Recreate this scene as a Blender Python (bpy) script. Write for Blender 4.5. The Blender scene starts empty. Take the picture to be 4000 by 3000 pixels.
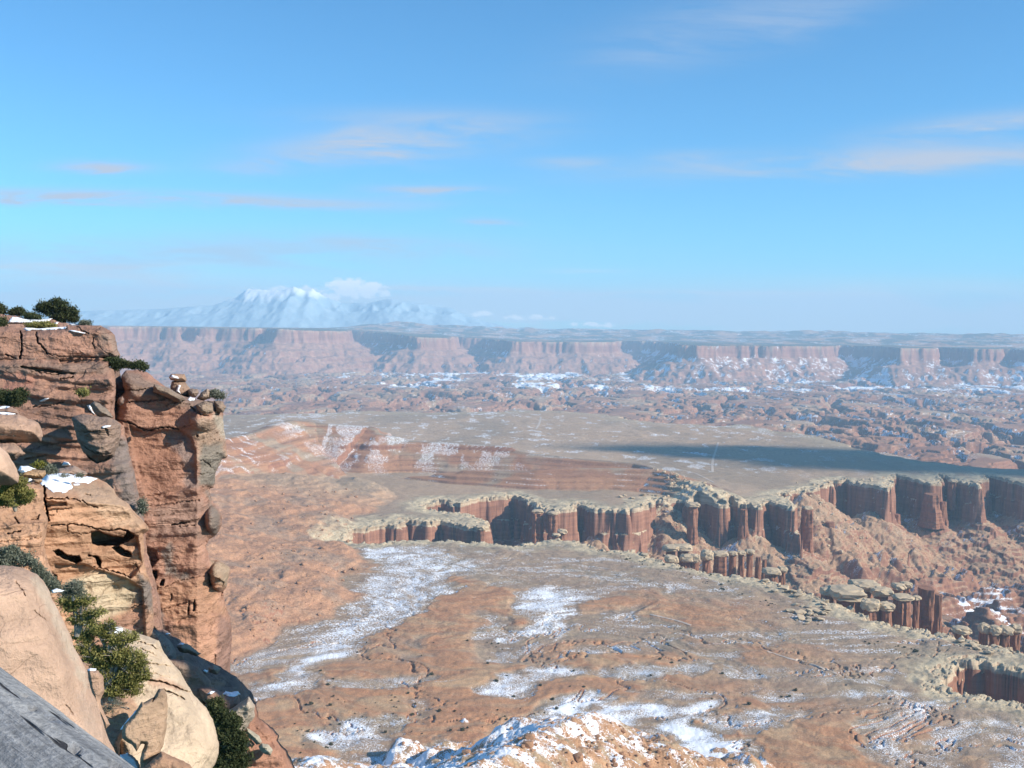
import bpy, bmesh, math, random
import numpy as np
from mathutils import Matrix, Vector
sc = bpy.context.scene
COL = sc.collection

# ------------------------------------------------------------ camera
F = 2000.0 / math.tan(math.radians(25.0))          # focal length in photo pixels (4000 x 3000)
PITCH, ROLL = math.atan(215.0 / F), math.atan(0.012)
cam_d = bpy.data.cameras.new('camera'); cam = bpy.data.objects.new('camera', cam_d); COL.objects.link(cam)
cam_d.sensor_width = 36.0; cam_d.lens = 18.0 / math.tan(math.radians(25.0))
cam_d.clip_start = 0.05; cam_d.clip_end = 120000.0
_f = Vector((0, math.cos(PITCH), -math.sin(PITCH))); _r0 = Vector((1, 0, 0)); _u0 = Vector((0, math.sin(PITCH), math.cos(PITCH)))
_r = _r0 * math.cos(ROLL) + _u0 * math.sin(ROLL); _u = -_r0 * math.sin(ROLL) + _u0 * math.cos(ROLL)
cam.matrix_world = Matrix(((_r.x, _u.x, -_f.x, 0), (_r.y, _u.y, -_f.y, 0), (_r.z, _u.z, -_f.z, 0), (0, 0, 0, 1)))
sc.camera = cam
RV, UV_, FV = np.array(_r), np.array(_u), np.array(_f)

def ray(px, py):
    """direction of a photo pixel, scaled to one metre along +Y (works on arrays)"""
    px = np.asarray(px, float); py = np.asarray(py, float)
    d = FV + ((px - 2000.0) / F)[..., None] * RV + ((1500.0 - py) / F)[..., None] * UV_
    return d / d[..., 1:2]
def at_y(px, py, y):
    return ray(px, py) * np.asarray(y, float)[..., None]
def at_z(px, py, z):
    d = ray(px, py)
    return d * (np.asarray(z, float) / d[..., 2])[..., None]

# ------------------------------------------------------------ light and sky
SUN_EL, SUN_AZ = math.radians(30.0), math.radians(110.0)      # azimuth clockwise from the view direction
SUN_DIR = Vector((math.cos(SUN_EL) * math.sin(SUN_AZ), math.cos(SUN_EL) * math.cos(SUN_AZ), math.sin(SUN_EL)))
sun_d = bpy.data.lights.new('sun', 'SUN'); sun_d.energy = 4.6; sun_d.angle = math.radians(0.53); sun_d.color = (1.0, 0.91, 0.78)
sun = bpy.data.objects.new('sun', sun_d); COL.objects.link(sun)
sun.rotation_euler = SUN_DIR.to_track_quat('Z', 'Y').to_euler()

world = bpy.data.worlds.new('World'); sc.world = world; world.use_nodes = True
wn, wl = world.node_tree.nodes, world.node_tree.links
wn.clear()
def WN(t, **kw):
    n = wn.new(t)
    for k, v in kw.items(): setattr(n, k, v)
    return n
def wmath(op, a, b=None, c=None, clamp=False):
    n = WN('ShaderNodeMath', operation=op, use_clamp=clamp)
    for i, v in enumerate((a, b, c)):
        if v is None: continue
        if isinstance(v, (int, float)): n.inputs[i].default_value = v
        else: wl.new(v, n.inputs[i])
    return n.outputs[0]
sky = WN('ShaderNodeTexSky'); sky.sky_type = 'NISHITA'; sky.sun_disc = False
sky.sun_elevation = SUN_EL; sky.sun_rotation = SUN_AZ; sky.altitude = 1850; sky.air_density = 1.0; sky.dust_density = 0.7; sky.ozone_density = 1.0
tc = WN('ShaderNodeTexCoord'); sep = WN('ShaderNodeSeparateXYZ'); wl.new(tc.outputs['Generated'], sep.inputs[0])
ysafe = wmath('MAXIMUM', sep.outputs[1], 0.05)
ta = wmath('DIVIDE', sep.outputs[0], ysafe); te = wmath('DIVIDE', sep.outputs[2], ysafe)
# long thin cloud bands: (azimuth tangent, elevation tangent, half length, half height, slope, opacity)
def band(px, py, wx, hy, slope, op):
    d = ray(px, py); return (float(d[0]), float(d[2]), wx / F, hy / F, slope, op)
CLOUDS = [band(1480, 565, 420, 60, .10, .85), band(1650, 460, 450, 40, 0.0, .30), band(1150, 630, 250, 26, .08, .35), band(1370, 515, 90, 26, .2, .3),
          band(3500, 620, 850, 46, .06, .7), band(3850, 490, 420, 45, .12, .62), band(2700, 610, 160, 22, .02, .3), band(2230, 630, 170, 22, .0, .35),
          band(500, 772, 900, 24, -.01, 1.0), band(1700, 745, 220, 20, -.01, .8), band(400, 650, 160, 22, 0, .7), band(1900, 865, 110, 13, 0, .45),
          band(2750, 110, 420, 110, .25, .24), band(3150, 60, 300, 80, .25, .16),
          band(2000, 1235, 5000, 130, 0, .55), band(2700, 1240, 1600, 30, .0, .6), band(300, 1040, 500, 12, .03, .6), band(1700, 1130, 260, 9, .01, .8), band(2900, 1150, 500, 9, .01, .6), band(1000, 1190, 700, 26, .03, .6), band(700, 985, 1100, 70, .02, .45), band(350, 1060, 600, 26, -.07, .32), band(200, 1120, 900, 60, 0, .5), band(1500, 950, 350, 26, -.05, .3),
          band(3000, 1190, 1500, 46, 0, .5), band(1900, 1135, 300, 13, -.03, .45), band(2500, 1230, 900, 34, -.01, .42), band(3700, 1130, 700, 40, 0, .35),
          band(2300, 1060, 150, 12, 0, .3)]
mp = WN('ShaderNodeCombineXYZ'); wl.new(wmath('MULTIPLY', ta, 7.0), mp.inputs[0]); wl.new(wmath('MULTIPLY', te, 48.0), mp.inputs[1])
wl.new(wmath('MULTIPLY', ta, 1.0), mp.inputs[2])
cn = WN('ShaderNodeTexNoise'); cn.inputs['Scale'].default_value = 1.0; cn.inputs['Detail'].default_value = 11.0; cn.inputs['Roughness'].default_value = .66
cn.inputs['Distortion'].default_value = .5; wl.new(mp.outputs[0], cn.inputs['Vector'])
cnf = WN('ShaderNodeMapRange', interpolation_type='SMOOTHSTEP'); wl.new(cn.outputs[0], cnf.inputs[0])
cnf.inputs[1].default_value = .26; cnf.inputs[2].default_value = .68
wob = wmath('MULTIPLY', wmath('SUBTRACT', cn.outputs[0], .5), .022)
tew = wmath('ADD', te, wob)
def layer(bands, gain, base):
    dens = None
    for (a, e, w, h, s, op) in bands:
        u = wmath('DIVIDE', wmath('SUBTRACT', ta, a), w)
        v = wmath('DIVIDE', wmath('SUBTRACT', wmath('SUBTRACT', tew, e), wmath('MULTIPLY', wmath('SUBTRACT', ta, a), s)), h)
        q = wmath('ADD', wmath('MULTIPLY', u, u), wmath('MULTIPLY', v, v))
        m = wmath('MULTIPLY', wmath('POWER', 2.718, wmath('MULTIPLY', q, -1.0)), op)
        dens = m if dens is None else wmath('ADD', dens, m)
    return wmath('MULTIPLY', dens, wmath('ADD', wmath('MULTIPLY', cnf.outputs[0], gain), base), clamp=True)
dens = layer([c for c in CLOUDS if c[1] > .062], 1.7, .12)
veil = layer([c for c in CLOUDS if c[1] <= .062], 1.1, .55)
# heaped cumulus over the mountains
pv = WN('ShaderNodeCombineXYZ'); wl.new(wmath('MULTIPLY', ta, 95.0), pv.inputs[0]); wl.new(wmath('MULTIPLY', te, 120.0), pv.inputs[1])
pn = WN('ShaderNodeTexNoise'); pn.inputs['Scale'].default_value = 1.0; pn.inputs['Detail'].default_value = 6.0; pn.inputs['Roughness'].default_value = .55; wl.new(pv.outputs[0], pn.inputs['Vector'])
puff = None
for (a, e, w, h, s, op) in [band(1365, 1125, 75, 40, 0, 1.5), band(1455, 1132, 60, 30, 0, 1.4), band(1290, 1160, 60, 26, 0, 1.0), band(1160, 1135, 240, 22, 0, .7), band(2050, 1240, 160, 14, 0, .8), band(2330, 1268, 130, 12, 0, .8), band(1850, 1225, 120, 16, 0, .6)]:
    u = wmath('DIVIDE', wmath('SUBTRACT', ta, a), w); v = wmath('DIVIDE', wmath('SUBTRACT', te, e), h)
    m = wmath('SUBTRACT', op, wmath('ADD', wmath('MULTIPLY', u, u), wmath('MULTIPLY', v, v)))
    puff = m if puff is None else wmath('MAXIMUM', puff, m)
pf = WN('ShaderNodeMapRange', interpolation_type='SMOOTHSTEP'); pf.inputs[1].default_value = .05; pf.inputs[2].default_value = 1.0
wl.new(wmath('ADD', puff, wmath('MULTIPLY', wmath('SUBTRACT', pn.outputs[0], .5), 5.0)), pf.inputs[0])
puffd = wmath('MULTIPLY', pf.outputs[0], .95)
mixv = WN('ShaderNodeMix', data_type='RGBA'); wl.new(veil, mixv.inputs[0]); mixv.inputs[7].default_value = (4.9, 5.5, 5.7, 1)
mix = WN('ShaderNodeMix', data_type='RGBA'); wl.new(dens, mix.inputs[0]); 
mix.inputs[7].default_value = (3.4, 3.75, 4.5, 1)                 # sunlit ice cloud, in the sky texture's own units
tint = WN('ShaderNodeMix', data_type='RGBA', blend_type='MULTIPLY'); tint.inputs[0].default_value = 1; tint.inputs[7].default_value = (.40, .88, 1.15, 1); wl.new(sky.outputs[0], tint.inputs[6]); wl.new(tint.outputs[2], mixv.inputs[6]); wl.new(mixv.outputs[2], mix.inputs[6])
bg = WN('ShaderNodeBackground'); mix2 = WN('ShaderNodeMix', data_type='RGBA'); wl.new(puffd, mix2.inputs[0]); wl.new(mix.outputs[2], mix2.inputs[6]); mix2.inputs[7].default_value = (8.6, 8.2, 7.8, 1)
wl.new(mix2.outputs[2], bg.inputs[0]); bg.inputs[1].default_value = 0.105
wo = WN('ShaderNodeOutputWorld'); wl.new(bg.outputs[0], wo.inputs[0])

sc.view_settings.view_transform = 'Standard'; sc.view_settings.look = 'None'; sc.view_settings.gamma = 1.0; sc.view_settings.use_curve_mapping = False
sc.view_settings.exposure = 0.64
sc.cycles.use_denoising = True
sc.cycles.max_bounces = 5; sc.cycles.diffuse_bounces = 2; sc.cycles.glossy_bounces = 1; sc.cycles.volume_bounces = 1; sc.cycles.transparent_max_bounces = 10

# ------------------------------------------------------------ noise
_rs = np.random.RandomState(7)
_PERM = np.concatenate([_rs.permutation(512)] * 2).astype(np.int32)
_A = _rs.rand(512) * 2 * np.pi; _GX, _GY = np.cos(_A).astype(np.float32), np.sin(_A).astype(np.float32)
_G3 = _rs.normal(size=(512, 3)); _G3 = (_G3 / np.linalg.norm(_G3, axis=1)[:, None]).astype(np.float32)
def n2(x, y, seed=0):
    xi = np.floor(x).astype(np.int32); yi = np.floor(y).astype(np.int32)
    fx = (x - xi).astype(np.float32); fy = (y - yi).astype(np.float32)
    u = fx * fx * fx * (fx * (fx * 6 - 15) + 10); v = fy * fy * fy * (fy * (fy * 6 - 15) + 10)
    def g(ix, iy, dx, dy):
        h = _PERM[_PERM[(ix + seed * 37) & 511] + (iy & 511)]
        return _GX[h] * dx + _GY[h] * dy
    a = g(xi, yi, fx, fy); b = g(xi + 1, yi, fx - 1, fy); c = g(xi, yi + 1, fx, fy - 1); d = g(xi + 1, yi + 1, fx - 1, fy - 1)
    a = a + u * (b - a); c = c + u * (d - c)
    return (a + v * (c - a)) * 1.5
def n3(p, seed=0):
    i = np.floor(p).astype(np.int32); f = (p - i).astype(np.float32); w = f * f * f * (f * (f * 6 - 15) + 10)
    out = 0
    for dx in (0, 1):
        for dy in (0, 1):
            for dz in (0, 1):
                h = _PERM[_PERM[_PERM[(i[:, 0] + dx + seed * 37) & 511] + ((i[:, 1] + dy) & 511)] + ((i[:, 2] + dz) & 511)]
                g = _G3[h]
                val = g[:, 0] * (f[:, 0] - dx) + g[:, 1] * (f[:, 1] - dy) + g[:, 2] * (f[:, 2] - dz)
                wt = (w[:, 0] if dx else 1 - w[:, 0]) * (w[:, 1] if dy else 1 - w[:, 1]) * (w[:, 2] if dz else 1 - w[:, 2])
                out = out + val * wt
    return out * 1.5
def fbm2(x, y, lam, octs=4, seed=0, gain=.5):
    s = 0; a = 1.0; f = 1.0 / lam
    for o in range(octs):
        s = s + a * n2(x * f, y * f, seed + o); a *= gain; f *= 2.03
    return s
def fbm3(p, lam, octs=3, seed=0, gain=.5):
    s = 0; a = 1.0; f = 1.0 / lam
    for o in range(octs):
        s = s + a * n3(p * f, seed + o); a *= gain; f *= 2.03
    return s
def cells(x, y, size, seed=0):
    """nearest jittered cell centre: its position, a random number per cell, distance to the border (in cells)"""
    gx, gy = x / size, y / size; ix = np.floor(gx).astype(np.int32); iy = np.floor(gy).astype(np.int32)
    b1 = np.full(x.shape, 9e9, np.float32); b2 = b1.copy(); cx = np.zeros(x.shape, np.float32); cy = cx.copy(); hid = np.zeros(x.shape, np.int32)
    for dx in (-1, 0, 1):
        for dy in (-1, 0, 1):
            h = _PERM[_PERM[(ix + dx + seed * 41) & 511] + ((iy + dy) & 511)]
            px = ix + dx + .5 + .42 * _GX[h]; py = iy + dy + .5 + .42 * _GY[h]
            d = ((gx - px) ** 2 + (gy - py) ** 2).astype(np.float32)
            m = d < b1
            b2 = np.where(m, b1, np.minimum(b2, d)); b1 = np.where(m, d, b1)
            cx = np.where(m, px, cx); cy = np.where(m, py, cy); hid = np.where(m, h, hid)
    return cx * size, cy * size, hid / 512.0, np.sqrt(b2) - np.sqrt(b1)
def sstep(a, b, x):
    t = np.clip((x - a) / (b - a), 0, 1); return t * t * (3 - 2 * t)
def sdf(poly, X, Y):
    """signed distance to a polygon, positive inside"""
    d = np.full(X.shape, 1e18); ins = np.zeros(X.shape, bool); n = len(poly)
    for i in range(n):
        x1, y1 = poly[i]; x2, y2 = poly[(i + 1) % n]; ex, ey = x2 - x1, y2 - y1
        t = np.clip(((X - x1) * ex + (Y - y1) * ey) / (ex * ex + ey * ey + 1e-9), 0, 1)
        d = np.minimum(d, (X - x1 - t * ex) ** 2 + (Y - y1 - t * ey) ** 2)
        c = ((y1 > Y) != (y2 > Y)) & (X < ex * (Y - y1) / ((y2 - y1) if abs(y2 - y1) > 1e-9 else 1e-9) + x1)
        ins ^= c
    d = np.sqrt(d); return np.where(ins, d, -d)
class GridF:
    """a field sampled on a regular grid, read back bilinearly"""
    def __init__(s, x0, x1, y0, y1, step, fn):
        s.x0, s.y0, s.st = x0, y0, step
        gx = np.arange(x0, x1 + step, step); gy = np.arange(y0, y1 + step, step)
        X, Y = np.meshgrid(gx, gy); s.v = fn(X, Y).astype(np.float32)
    def __call__(s, X, Y):
        fx = np.clip((X - s.x0) / s.st, 0, s.v.shape[1] - 1.001); fy = np.clip((Y - s.y0) / s.st, 0, s.v.shape[0] - 1.001)
        ix = fx.astype(np.int32); iy = fy.astype(np.int32); fx = fx - ix; fy = fy - iy; v = s.v
        return (v[iy, ix] * (1 - fx) + v[iy, ix + 1] * fx) * (1 - fy) + (v[iy + 1, ix] * (1 - fx) + v[iy + 1, ix + 1] * fx) * fy
def curve(pts, X, Y):
    """distance to a polyline of (x, y, value) and the value at its nearest point"""
    best = np.full(X.shape, 1e18); val = np.zeros(X.shape); side = np.zeros(X.shape)
    for (x1, y1, v1), (x2, y2, v2) in zip(pts[:-1], pts[1:]):
        ex, ey = x2 - x1, y2 - y1
        t = np.clip(((X - x1) * ex + (Y - y1) * ey) / (ex * ex + ey * ey + 1e-9), 0, 1)
        d = (X - x1 - t * ex) ** 2 + (Y - y1 - t * ey) ** 2; m = d < best
        best = np.where(m, d, best); val = np.where(m, v1 + t * (v2 - v1), val)
        side = np.where(m, np.sign(ex * (Y - y1) - ey * (X - x1)), side)
    return np.sqrt(best), val, side
NCOL, RES, HAZE = 1120, 1.0, 0.000052
# ------------------------------------------------------------ node material helpers
class NT:
    def __init__(s, name):
        s.m = bpy.data.materials.new(name); s.m.use_nodes = True; s.t = s.m.node_tree; s.n = s.t.nodes; s.l = s.t.links
        s.n.clear(); s.out = s.n.new('ShaderNodeOutputMaterial')
    def N(s, t, **kw):
        n = s.n.new(t)
        for k, v in kw.items(): setattr(n, k, v)
        return n
    def put(s, sock, v):
        if isinstance(v, bpy.types.NodeSocket): s.l.new(v, sock)
        else: sock.default_value = v
    def math(s, op, a, b=None, clamp=False):
        n = s.N('ShaderNodeMath', operation=op, use_clamp=clamp); s.put(n.inputs[0], a)
        if b is not None: s.put(n.inputs[1], b)
        return n.outputs[0]
    def mix(s, f, a, b, blend='MIX'):
        n = s.N('ShaderNodeMix', data_type='RGBA', blend_type=blend); s.put(n.inputs[0], f)
        for i, v in ((6, a), (7, b)):
            s.put(n.inputs[i], (*v, 1) if isinstance(v, tuple) and len(v) == 3 else v)
        return n.outputs[2]
    def noise(s, scale, detail=4, rough=.55, vec=None, dist=0):
        n = s.N('ShaderNodeTexNoise'); n.inputs['Scale'].default_value = scale; n.inputs['Detail'].default_value = detail
        n.inputs['Roughness'].default_value = rough; n.inputs['Distortion'].default_value = dist
        if vec is not None: s.l.new(vec, n.inputs['Vector'])
        return n.outputs[0]
    def pos(s, sx=1, sy=1, sz=1, rot=None):
        g = s.N('ShaderNodeNewGeometry'); mp = s.N('ShaderNodeMapping'); s.l.new(g.outputs['Position'], mp.inputs[0])
        mp.inputs['Scale'].default_value = (sx, sy, sz)
        if rot: mp.inputs['Rotation'].default_value = rot
        return mp.outputs[0]
    def rng(s, v, a, b, c=0., d=1., smooth=True):
        n = s.N('ShaderNodeMapRange', interpolation_type='SMOOTHSTEP' if smooth else 'LINEAR'); s.put(n.inputs[0], v)
        for i, q in enumerate((a, b, c, d)): s.put(n.inputs[i + 1], q)
        return n.outputs[0]
    def attr(s, name):
        return s.N('ShaderNodeAttribute', attribute_name=name)
    def ramp(s, v, stops):
        n = s.N('ShaderNodeValToRGB'); s.put(n.inputs[0], v); e = n.color_ramp.elements
        while len(e) < len(stops): e.new(.5)
        for k, (p, c) in zip(e, stops): k.position = p; k.color = (*c, 1)
        return n.outputs[0]
    def surf(s, color, bump=None, strength=.5, distance=1.0, rough=.9):
        b = s.N('ShaderNodeBsdfPrincipled'); s.put(b.inputs['Base Color'], color if not isinstance(color, tuple) else (*color, 1))
        s.put(b.inputs['Roughness'], rough); b.inputs['Specular IOR Level'].default_value = .15
        if bump is not None:
            q = s.N('ShaderNodeBump'); q.inputs['Strength'].default_value = strength; q.inputs['Distance'].default_value = distance
            s.l.new(bump, q.inputs['Height']); s.l.new(q.outputs[0], b.inputs['Normal'])
        s.l.new(b.outputs[0], s.out.inputs[0]); return b

def mesh_obj(name, co, faces, mat=None, parent=None, smooth=False, attrs=None):
    """co (n,3); faces: (m,k) array or list of index lists"""
    me = bpy.data.meshes.new(name); co = np.ascontiguousarray(co, np.float32)
    if isinstance(faces, np.ndarray):
        k = faces.shape[1]; m = faces.shape[0]
        me.vertices.add(len(co)); me.vertices.foreach_set('co', co.ravel())
        me.loops.add(m * k); me.loops.foreach_set('vertex_index', np.ascontiguousarray(faces, np.int32).ravel())
        me.polygons.add(m); me.polygons.foreach_set('loop_start', np.arange(0, m * k, k, dtype=np.int32))
        me.update(calc_edges=True)
    else:
        me.from_pydata(co.tolist(), [], faces); me.update()
    if smooth: me.polygons.foreach_set('use_smooth', np.ones(len(me.polygons), bool))
    for k, v in (attrs or {}).items():
        v = np.asarray(v, np.float32)
        if v.ndim == 2:
            a = me.attributes.new(k, 'FLOAT_COLOR', 'POINT'); a.data.foreach_set('color', np.concatenate([v, np.ones((len(v), 1), np.float32)], 1).ravel())
        else:
            a = me.attributes.new(k, 'FLOAT', 'POINT'); a.data.foreach_set('value', v)
    o = bpy.data.objects.new(name, me); COL.objects.link(o)
    if mat: me.materials.append(mat)
    if parent: o.parent = parent
    return o
def tag(o, label=None, cat=None, group=None, kind=None):
    if label and not kind: kind = 'thing'
    for k, v in (('label', label), ('category', cat), ('group', group), ('kind', kind)):
        if v: o[k] = v
    return o

def ground_material(name, fine, bump_d, snow_lo=.35, snow_hi=.65, xs=1.0, streak=.06, wall=None):
    t = NT(name); p = t.pos(xs, 1, 1)
    col = t.attr('albedo').outputs['Color']; sn = t.attr('snow').outputs['Fac']
    nf = t.noise(1 / fine, 3, .6, p); nm = t.noise(1 / (fine * 7), 4, .6, p)
    var = t.math('ADD', t.rng(nf, .25, .75, .72, 1.3), t.math('MULTIPLY', t.math('SUBTRACT', nm, .5), .5))
    c = t.mix(1.0, col, var, 'MULTIPLY')
    # steep faces: bedded rock with vertical streaks
    g = t.N('ShaderNodeNewGeometry'); sx = t.N('ShaderNodeSeparateXYZ'); t.l.new(g.outputs['True Normal'], sx.inputs[0])
    steep = t.rng(sx.outputs[2], .62, .40)
    zz = t.N('ShaderNodeSeparateXYZ'); t.l.new(g.outputs['Position'], zz.inputs[0])
    vs = t.noise(1.0, 4, .6, t.pos(streak, streak, streak * .12))
    hs = t.noise(1.0, 4, .65, t.pos(streak * .1, streak * .1, streak * 2.2))
    wc = t.ramp(t.math('ADD', t.math('MULTIPLY', vs, .55), t.math('MULTIPLY', hs, .45)), wall or [(.30, (.14, .068, .046)), (.45, (.235, .115, .075)), (.56, (.31, .155, .10)), (.72, (.40, .235, .16))])
    cap = t.math('MULTIPLY', t.attr('cap').outputs['Fac'], t.rng(t.math('ADD', zz.outputs[2], t.math('MULTIPLY', t.math('SUBTRACT', vs, .5), 9.0)), -380.0, -378.0))
    wc = t.mix(cap, wc, t.mix(t.rng(hs, .4, .6), (.32, .235, .155), (.48, .37, .255)))
    c = t.mix(steep, c, wc)
    sp = t.rng(t.math('ADD', sn, t.math('MULTIPLY', t.math('SUBTRACT', nf, .5), 1.5)), snow_lo + .1, snow_hi + .1)
    sp = t.math('MULTIPLY', sp, t.rng(sx.outputs[2], .35, .6))
    c = t.mix(sp, c, (.80, .83, .88))
    hgt = t.math('ADD', nf, t.math('MULTIPLY', vs, t.math('MULTIPLY', steep, 2.0)))
    t.surf(c, hgt, .7, bump_d)
    return t.m

# ------------------------------------------------------------ the lie of the land
HB = -370.0
def P2(pts, z=HB): return [tuple(at_z(a, b, z)[:2]) for a, b in pts]
CANYON = P2([(1325, 2106), (1400, 2118), (1480, 2122), (1580, 2112), (1700, 2107), (1800, 2112), (1900, 2120), (2000, 2132), (2070, 2122), (2130, 2104), (2210, 2106), (2300, 2124),
    (2400, 2145), (2490, 2150), (2530, 2165), (2590, 2196), (2660, 2200), (2760, 2232), (2860, 2246), (2960, 2262), (3060, 2282), (3180, 2312), (3290, 2365), (3400, 2412), (3520, 2440),
    (3660, 2462), (3790, 2490), (3880, 2514), (3990, 2534), (4110, 2560), (4110, 2645), (3960, 2604), (3850, 2590), (3765, 2580), (3712, 2622), (3694, 2690), (3850, 2716), (4010, 2760), (4500, 2860), (5200, 2700), (5600, 2100), (4600, 1895),
    (4400, 1900), (4220, 1850), (4200, 1892), (4030, 1892), (3850, 1850), (3832, 1894), (3812, 1892), (3668, 1850), (3650, 1888), (3636, 1886), (3492, 1848), (3482, 1890), (3470, 1906), (3400, 1894), (3340, 1882), (3262, 1870), (3215, 1898), (3120, 1912),
    (3030, 1925), (3080, 1945), (3128, 1988), (3138, 2000), (2988, 1944), (2966, 1980), (2916, 1950), (2904, 1974), (2844, 1945), (2834, 1970), (2800, 1970), (2714, 1940), (2700, 1966), (2660, 1950), (2600, 1950), (2555, 1948), (2490, 1984), (2440, 1990), (2420, 1986), (2310, 1982), (2252, 1960),
    (2240, 1986), (2200, 1988), (2140, 1986), (2090, 1962), (2005, 1926), (1990, 1936), (1900, 1942), (1800, 1962), (1785, 1962), (1702, 1944), (1690, 1962), (1640, 1966), (1690, 1990), (1780, 2000), (1850, 2012), (1905, 2040), (1880, 2062), (1770, 2044), (1716, 2024), (1700, 2044), (1668, 2046), (1572, 2024), (1560, 2048), (1530, 2048), (1488, 2032), (1478, 2052), (1390, 2064)])
INNER = P2([(-900, 1624), (300, 1622), (880, 1620), (1250, 1616), (1450, 1606), (1700, 1612), (1900, 1610), (2100, 1602), (2260, 1612), (2400, 1618), (2470, 1640), (2560, 1650), (2700, 1655), (2800, 1665), (2900, 1660), (3000, 1676),
    (3100, 1690), (3180, 1700), (3240, 1722), (3330, 1740), (3440, 1765), (3550, 1795), (3640, 1808), (3720, 1822), (3900, 1830), (4100, 1838), (4600, 1850), (5600, 1860)]) + [(14000, 3000), (14000, 26000), (-14000, 26000), (-14000, 4600)]
def mesa_pt(px, dkm): return ((px - 2000) / F * dkm * 1000, dkm * 1000)
MESA = [mesa_pt(a, b) for a, b in [(-900, 12.4), (200, 12.8), (430, 12.7), (560, 13.0), (690, 12.9), (700, 13.6), (770, 13.2), (860, 13.3), (1010, 13.2), (1012, 14.4), (1078, 12.7), (1200, 12.9), (1340, 13.4), (1365, 16.2),
    (1500, 15.3), (1595, 13.4), (1640, 13.2), (1760, 13.5), (1775, 15.8), (1880, 15.6), (1960, 14.0), (2010, 13.3), (2100, 13.5), (2250, 13.5), (2400, 13.8), (2410, 16.2), (2560, 15.6), (2640, 13.6), (2662, 11.9), (2720, 11.8),
    (2900, 12.1), (3050, 12.2), (3200, 12.6), (3270, 13.6), (3380, 13.2), (3490, 12.2), (3515, 11.6), (3580, 11.7), (3640, 11.7), (3660, 12.4), (3750, 12.0), (3800, 11.6), (3900, 11.7), (3930, 12.1), (4010, 11.5), (4400, 11.2), (5200, 11.0)]] + [(14000, 11000), (14000, 40000), (-14000, 40000), (-14000, 12000)]
LEFTHILL = P2([(880, 2600), (1000, 2535), (1080, 2490), (1200, 2440), (1290, 2405), (1375, 2340), (1360, 2260), (1440, 2210), (1400, 2160), (1310, 2112), (1370, 2050), (1450, 1990), (1560, 1930), (1480, 1890), (1300, 1880), (900, 1850), (300, 1850), (-600, 2100), (-600, 2600)])
G_CAN = GridF(-1000, 2300, 900, 3300, 4, lambda x, y: sdf(CANYON, x, y))
G_INN = GridF(-5000, 8000, 2400, 9000, 20, lambda x, y: sdf(INNER, x, y))
G_MES = GridF(-13000, 13000, 9000, 22000, 50, lambda x, y: sdf(MESA, x, y))
G_LEFT = GridF(-1600, 200, 800, 3600, 8, lambda x, y: sdf(LEFTHILL, x, y))
def crest(pts): return [tuple(at_y(a, b, d)) for a, b, d in pts]
RIDGE = crest([(500, 1740, 2200), (900, 1706, 2500), (1010, 1684, 2700), (1080, 1650, 2850), (1140, 1638, 2930), (1230, 1652, 2960), (1440, 1660, 2960), (1480, 1690, 2930), (1580, 1716, 2920), (1750, 1728, 2900), (2000, 1748, 2860), (2250, 1778, 2800), (2480, 1800, 2740), (2600, 1828, 2650), (2700, 1880, 2560)])
SPUR = crest([(1500, 1870, 2700), (1800, 1835, 2640), (2100, 1828, 2600), (2400, 1822, 2600), (2560, 1826, 2580), (2680, 1860, 2500), (2760, 1895, 2420)])
MOUND = crest([(2280, 2790, 800), (2150, 2830, 740), (1980, 2920, 660), (1750, 3060, 560), (1500, 3350, 430)])
MOUND2 = crest([(1240, 2975, 800), (1100, 3010, 740), (900, 3200, 600)])
DOMES = [(2480, 2660, 2140, 12)]
def poly_field(polys, X, Y, soft, wob):
    out = np.zeros(X.shape)
    for pts, cov in polys: out = np.maximum(out, cov * sstep(-soft, soft, sdf(P2(pts), X, Y) + wob + 9))
    return out
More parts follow.
